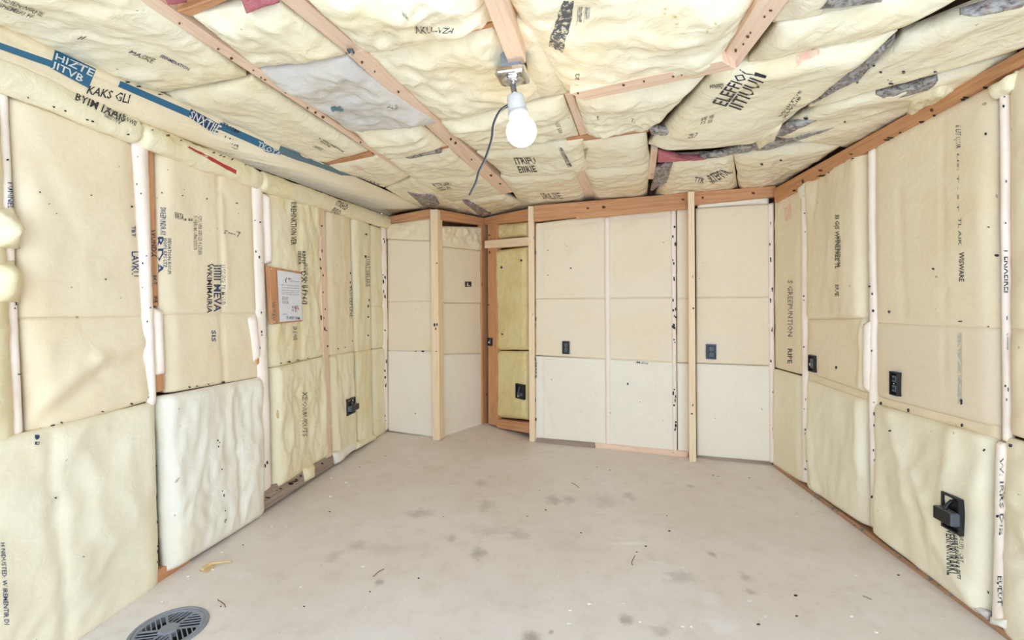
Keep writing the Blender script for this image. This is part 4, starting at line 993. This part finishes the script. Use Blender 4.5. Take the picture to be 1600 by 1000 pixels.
# ------------------------------------------------------------------ lamp
def lamp():
    D = 1.70
    at = lambda px, py, d=D: CAM+ray(px, py)*d
    base = CEIL.hit(803, 113, .07)
    root = empty('ceiling_lamp', base, 'bare lit bulb in white socket under a chrome ceiling plate', 'lamp')
    # square chrome plate with rounded corners, slightly skewed on the joist
    cs = [CEIL.hit(x, y, .07) for x, y in ((768, 104), (818, 97), (832, 121), (786, 134))]
    c = sum(cs, Vector())/4
    ux = (cs[1]-cs[0]).normalized(); uy = Vector((-ux.y, ux.x, 0)); S = .0515
    loop = []
    for (sx, sy) in ((1, 1), (-1, 1), (-1, -1), (1, -1)):
        a0 = math.atan2(sy, sx)-math.pi/4
        for k in range(6):
            a = a0+math.pi/2*k/5
            loop.append((sx*(S-.014)+math.cos(a)*.014, sy*(S-.014)+math.sin(a)*.014))
    verts, faces = [], []
    rings = [(1.0, .0), (1.0, .014), (.97, .018), (.86, .021), (.5, .021)]
    for (s, z) in rings:
        for (x, y) in loop: verts.append(c+ux*x*s+uy*y*s-Vector((0, 0, z)))
    Ln = len(loop)
    for j in range(len(rings)-1):
        for k in range(Ln):
            k2 = (k+1) % Ln; faces.append((j*Ln+k, j*Ln+k2, (j+1)*Ln+k2, (j+1)*Ln+k))
    faces.append(tuple(range(Ln))); faces.append(tuple((len(rings)-1)*Ln+k for k in range(Ln)))
    bm = bmesh.new(); vv = [bm.verts.new(v) for v in verts]
    for f in faces: bm.faces.new([vv[i] for i in f])
    bmesh.ops.recalc_face_normals(bm, faces=bm.faces); bm.verts.index_update()
    fs = [tuple(v.index for v in f.verts) for f in bm.faces]; bm.free()
    box('junction_box', c+Vector((0, 0, .03)), S*1.3, S*1.3, .058, 'castiron', root, ux, uy)
    pl = link_mesh('ceiling_plate', verts, fs, M['chrome'], parent=root, smooth=False)
    dn = Vector((0, 0, -1)); pz = c+dn*.021
    lathe('canopy', [(.036, 0), (.036, .005), (.031, .011), (.020, .016), (.012, .018)], pz, dn, M['chrome'], root)
    for (x, y) in ((.6, .6), (-.6, -.6), (.6, -.6), (-.6, .6)):
        lathe('screw', [(.0045, 0), (.0045, .002), (.002, .004)], c+ux*x*S*1.1+uy*y*S*1.1+dn*.020, dn, M['dgrey'], pl, 10)
    top = pz+dn*.014
    bot = at(819, 229, top.y)
    ax = (bot-top).normalized(); L = (bot-top).length
    k = L/(229-122.0)
    P_ = lambda lst: [(r*k, (y-122)*k) for r, y in lst]
    lathe('stem', P_([(5, 122), (5, 138), (7.5, 139), (7.5, 143)]), top, ax, M['chrome'], root, 20)
    lathe('socket', P_([(9, 141), (13.5, 143), (15, 148), (15.3, 166), (13, 171)]), top, ax, M['socket'], root)
    lathe('collar', P_([(14, 168.5), (16.5, 169), (17.2, 173), (17, 178), (14.5, 181)]), top, ax, M['socket'], root)
    bl = [(13.0, 179), (13.8, 182), (17.5, 186), (21.5, 190)]
    for q in range(0, 13):
        a = math.radians(-25+q*(113/12)); bl.append((25.2*math.cos(a), 203.5+25.2*math.sin(a)))
    lathe('bulb', P_(bl), top, ax, M['bulb'], root, 40)
    s = top+ax*(163-122)*k
    d0 = s.y
    cp = [at(795, 164, d0), at(781, 174, d0), at(771, 195, d0+.01), at(768, 218, d0+.02), at(758, 248, d0+.03), at(748, 268, d0+.04), at(743, 285, d0+.05), at(733, 305, d0+.06)]
    tube('cord', cp, lambda t: .0052*(1-.45*t), M['black'], root, 10)
    off = Vector((.0045, -.003, .001))
    tube('cord_highlight', [p+off for p in cp], lambda t: .0022*(1-.3*t), M['inkfade'], root, 6)  # lighter thread that paints the bright edge highlight along the cord
lamp()

# ------------------------------------------------------------------ floor drain
def drain():
    c = Vector((DC.x, DC.y, 0)); up = Vector((0, 0, 1))
    root = empty('floor_drain', c, 'round grey cast iron drain grate in the floor by left wall', 'drain')
    R = DR
    def ring(name, r0, r1, z0, z1, mat, N=64):
        verts, faces = [], []
        for (r, z) in ((r1, z0), (r1, z1-.002), (r1-.002, z1), (r0+.002, z1), (r0, z1-.002), (r0, z0)):
            for k in range(N):
                a = 2*math.pi*k/N; verts.append(c+Vector((math.cos(a)*r, math.sin(a)*r, z)))
        for j in range(6):
            for k in range(N):
                k2 = (k+1) % N; j2 = (j+1) % 6
                faces.append((j*N+k, j*N+k2, j2*N+k2, j2*N+k))
        return link_mesh(name, verts, faces, M[mat], parent=root)
    ring('outer_rim', R*.90, R, -.02, .006, 'castiron')
    ring('inner_rim', R*.79, R*.905, -.02, .004, 'castiron')
    lathe('pit', [(R*.98, -.02), (R*.98, -.09)], c, up, M['pit'], root, 40)
    lathe('hub', [(R*.29, -.016), (R*.29, .004), (R*.26, .0065)], c, up, M['castiron'], root, 6, smooth=False)
    # curved bars: three sectors of a swirling grid
    def bar(p0, p1, w=.0036, z=.003):
        d = (p1-p0).normalized(); s = Vector((-d.y, d.x, 0))*w/2
        f = [p0-s, p1-s, p1+s, p0+s]; f = [Vector((p.x, p.y, z)) for p in f]
        return prism('grate_bar', f, up, .004, 'castiron', root, .0008)
    def pol(r, a): return c+Vector((math.cos(a)*r*R, math.sin(a)*r*R, 0))
    for k in range(6):
        bar(pol(.20, k*math.pi/3+.2), pol(.82, k*math.pi/3+.2), .008)
    for k in range(6):
        a0 = k*math.pi/3+.2
        e1 = pol(1, a0)-c; e1 = e1.normalized()
        # bars parallel to the sector's first spoke, clipped to the sector
        nrm_ = Vector((-e1.y, e1.x, 0))
        for t in (.15, .27, .39, .51, .62):
            # start on the next spoke (60 degrees away), end at the rim
            st_ = t/math.sin(math.pi/3)
            p0 = c+Vector((math.cos(a0+math.pi/3), math.sin(a0+math.pi/3), 0))*max(st_, .24)*R
            p0 = c+nrm_*t*R+e1*(t/math.tan(math.pi/3))*R
            xe = math.sqrt(max(0, .81**2-t*t))*R
            p1 = c+nrm_*t*R+e1*xe
            if (p1-p0).length > .012: bar(p0, p1)
drain()

# ------------------------------------------------------------------ debris
def splinter():
    pts = [FLOOR.hit(x, y)+Vector((0, 0, z)) for x, y, z in ((315, 893, .006), (328, 885, .010), (342, 883, .012), (362, 879, .006))]
    o = tube('wood_splinter', pts, lambda t: .009*(1-.75*t)+.001, M['splinter'], None, 7)
    tag(o, 'pale torn splinter of wood lying on the floor near left wall', 'splinter')
    f = [FLOOR.hit(x, y)+Vector((0, 0, .006)) for x, y in ((314, 891), (330, 882), (334, 888), (322, 896))]
    prism('splinter_flake', f, Vector((0, 0, 1)), .005, 'splinter', o, 0)
splinter()
def litter():
    chips = [(529, 728), (540, 754), (545, 759), (518, 747), (516, 776), (706, 759), (632, 734), (521, 815), (567, 885), (637, 889), (470, 917), (425, 823), (447, 823),
             (889, 974), (1000, 972), (972, 943), (890, 954), (920, 943), (1067, 979), (1080, 979), (1030, 879), (1067, 887), (1141, 815), (1195, 964), (1171, 939), (1026, 842), (957, 839),
             (1221, 762), (1252, 775), (1245, 807), (1283, 827), (1272, 822), (1337, 899), (1330, 963), (1369, 988), (295, 905), (252, 940), (332, 890), (293, 901), (347, 863), (620, 692), (649, 687), (837, 703), (866, 702), (943, 704), (1068, 722)]
    verts, faces = [], []
    rnd = random.Random(3)
    for (x, y) in chips:
        c = FLOOR.hit(x, y); s = .004*rnd.uniform(.6, 1.5); a0 = rnd.random()*6
        k = len(verts); n = 5
        for z in (.0002, .003):
            for i in range(n):
                a = a0+2*math.pi*i/n; r = s*rnd.uniform(.6, 1.5); verts.append(c+Vector((math.cos(a)*r*1.5, math.sin(a)*r, z)))
        faces.append(tuple(k+n+i for i in range(n)))
        for i in range(n): faces.append((k+i, k+(i+1) % n, k+n+(i+1) % n, k+n+i))
    o = link_mesh('floor_litter', verts, faces, M['chip']); tag(o, 'tiny white chips scattered all over the concrete floor', 'litter'); o['kind'] = 'stuff'
    dots = [(602, 713), (515, 800), (562, 730), (693, 808), (843, 767), (824, 807), (853, 797), (908, 833), (1046, 830), (1042, 806), (995, 863), (1009, 854), (1114, 743), (1122, 745), (1171, 747), (1268, 783),
            (1404, 899), (1245, 963), (1243, 931), (1185, 976), (345, 948), (578, 925), (475, 948), (654, 904), (933, 730), (953, 735), (760, 688), (380, 852)]
    verts, faces = [], []
    for (x, y) in dots:
        c = FLOOR.hit(x, y); s = .0021*rnd.uniform(.6, 1.6); a0 = rnd.random()*6
        k = len(verts); n = 5
        for z in (.0002, .003):
            for i in range(n):
                a = a0+2*math.pi*i/n; r = s*rnd.uniform(.6, 1.5); verts.append(c+Vector((math.cos(a)*r*1.8, math.sin(a)*r, z)))
        faces.append(tuple(k+n+i for i in range(n)))
        for i in range(n): faces.append((k+i, k+(i+1) % n, k+n+(i+1) % n, k+n+i))
    o = link_mesh('floor_crumbs', verts, faces, M['dark']); tag(o, 'tiny dark crumbs scattered all over the concrete floor', 'litter'); o['kind'] = 'stuff'
    # thin dark twigs
    for k, (q, lab) in enumerate((([(893, 755), (899, 758), (905, 763)], 'thin dark twig on the floor before the back wall grid'), ([(992, 869), (987, 880), (989, 884)], 'thin bent dark twig on the middle of the floor'),
              ([(583, 902), (592, 894), (600, 890)], 'thin dark twig on the floor left of centre'), ([(340, 938), (350, 945), (352, 950)], 'thin dark twig on the floor right of the drain'), ([(1348, 932), (1356, 935), (1362, 938)], 'thin dark twig on the floor by the right plate'))):
        o = tube('twig', [FLOOR.hit(x, y)+Vector((0, 0, .003)) for x, y in q], .0013, M['knot'], None, 5)
        tag(o, lab, 'twig')
litter()
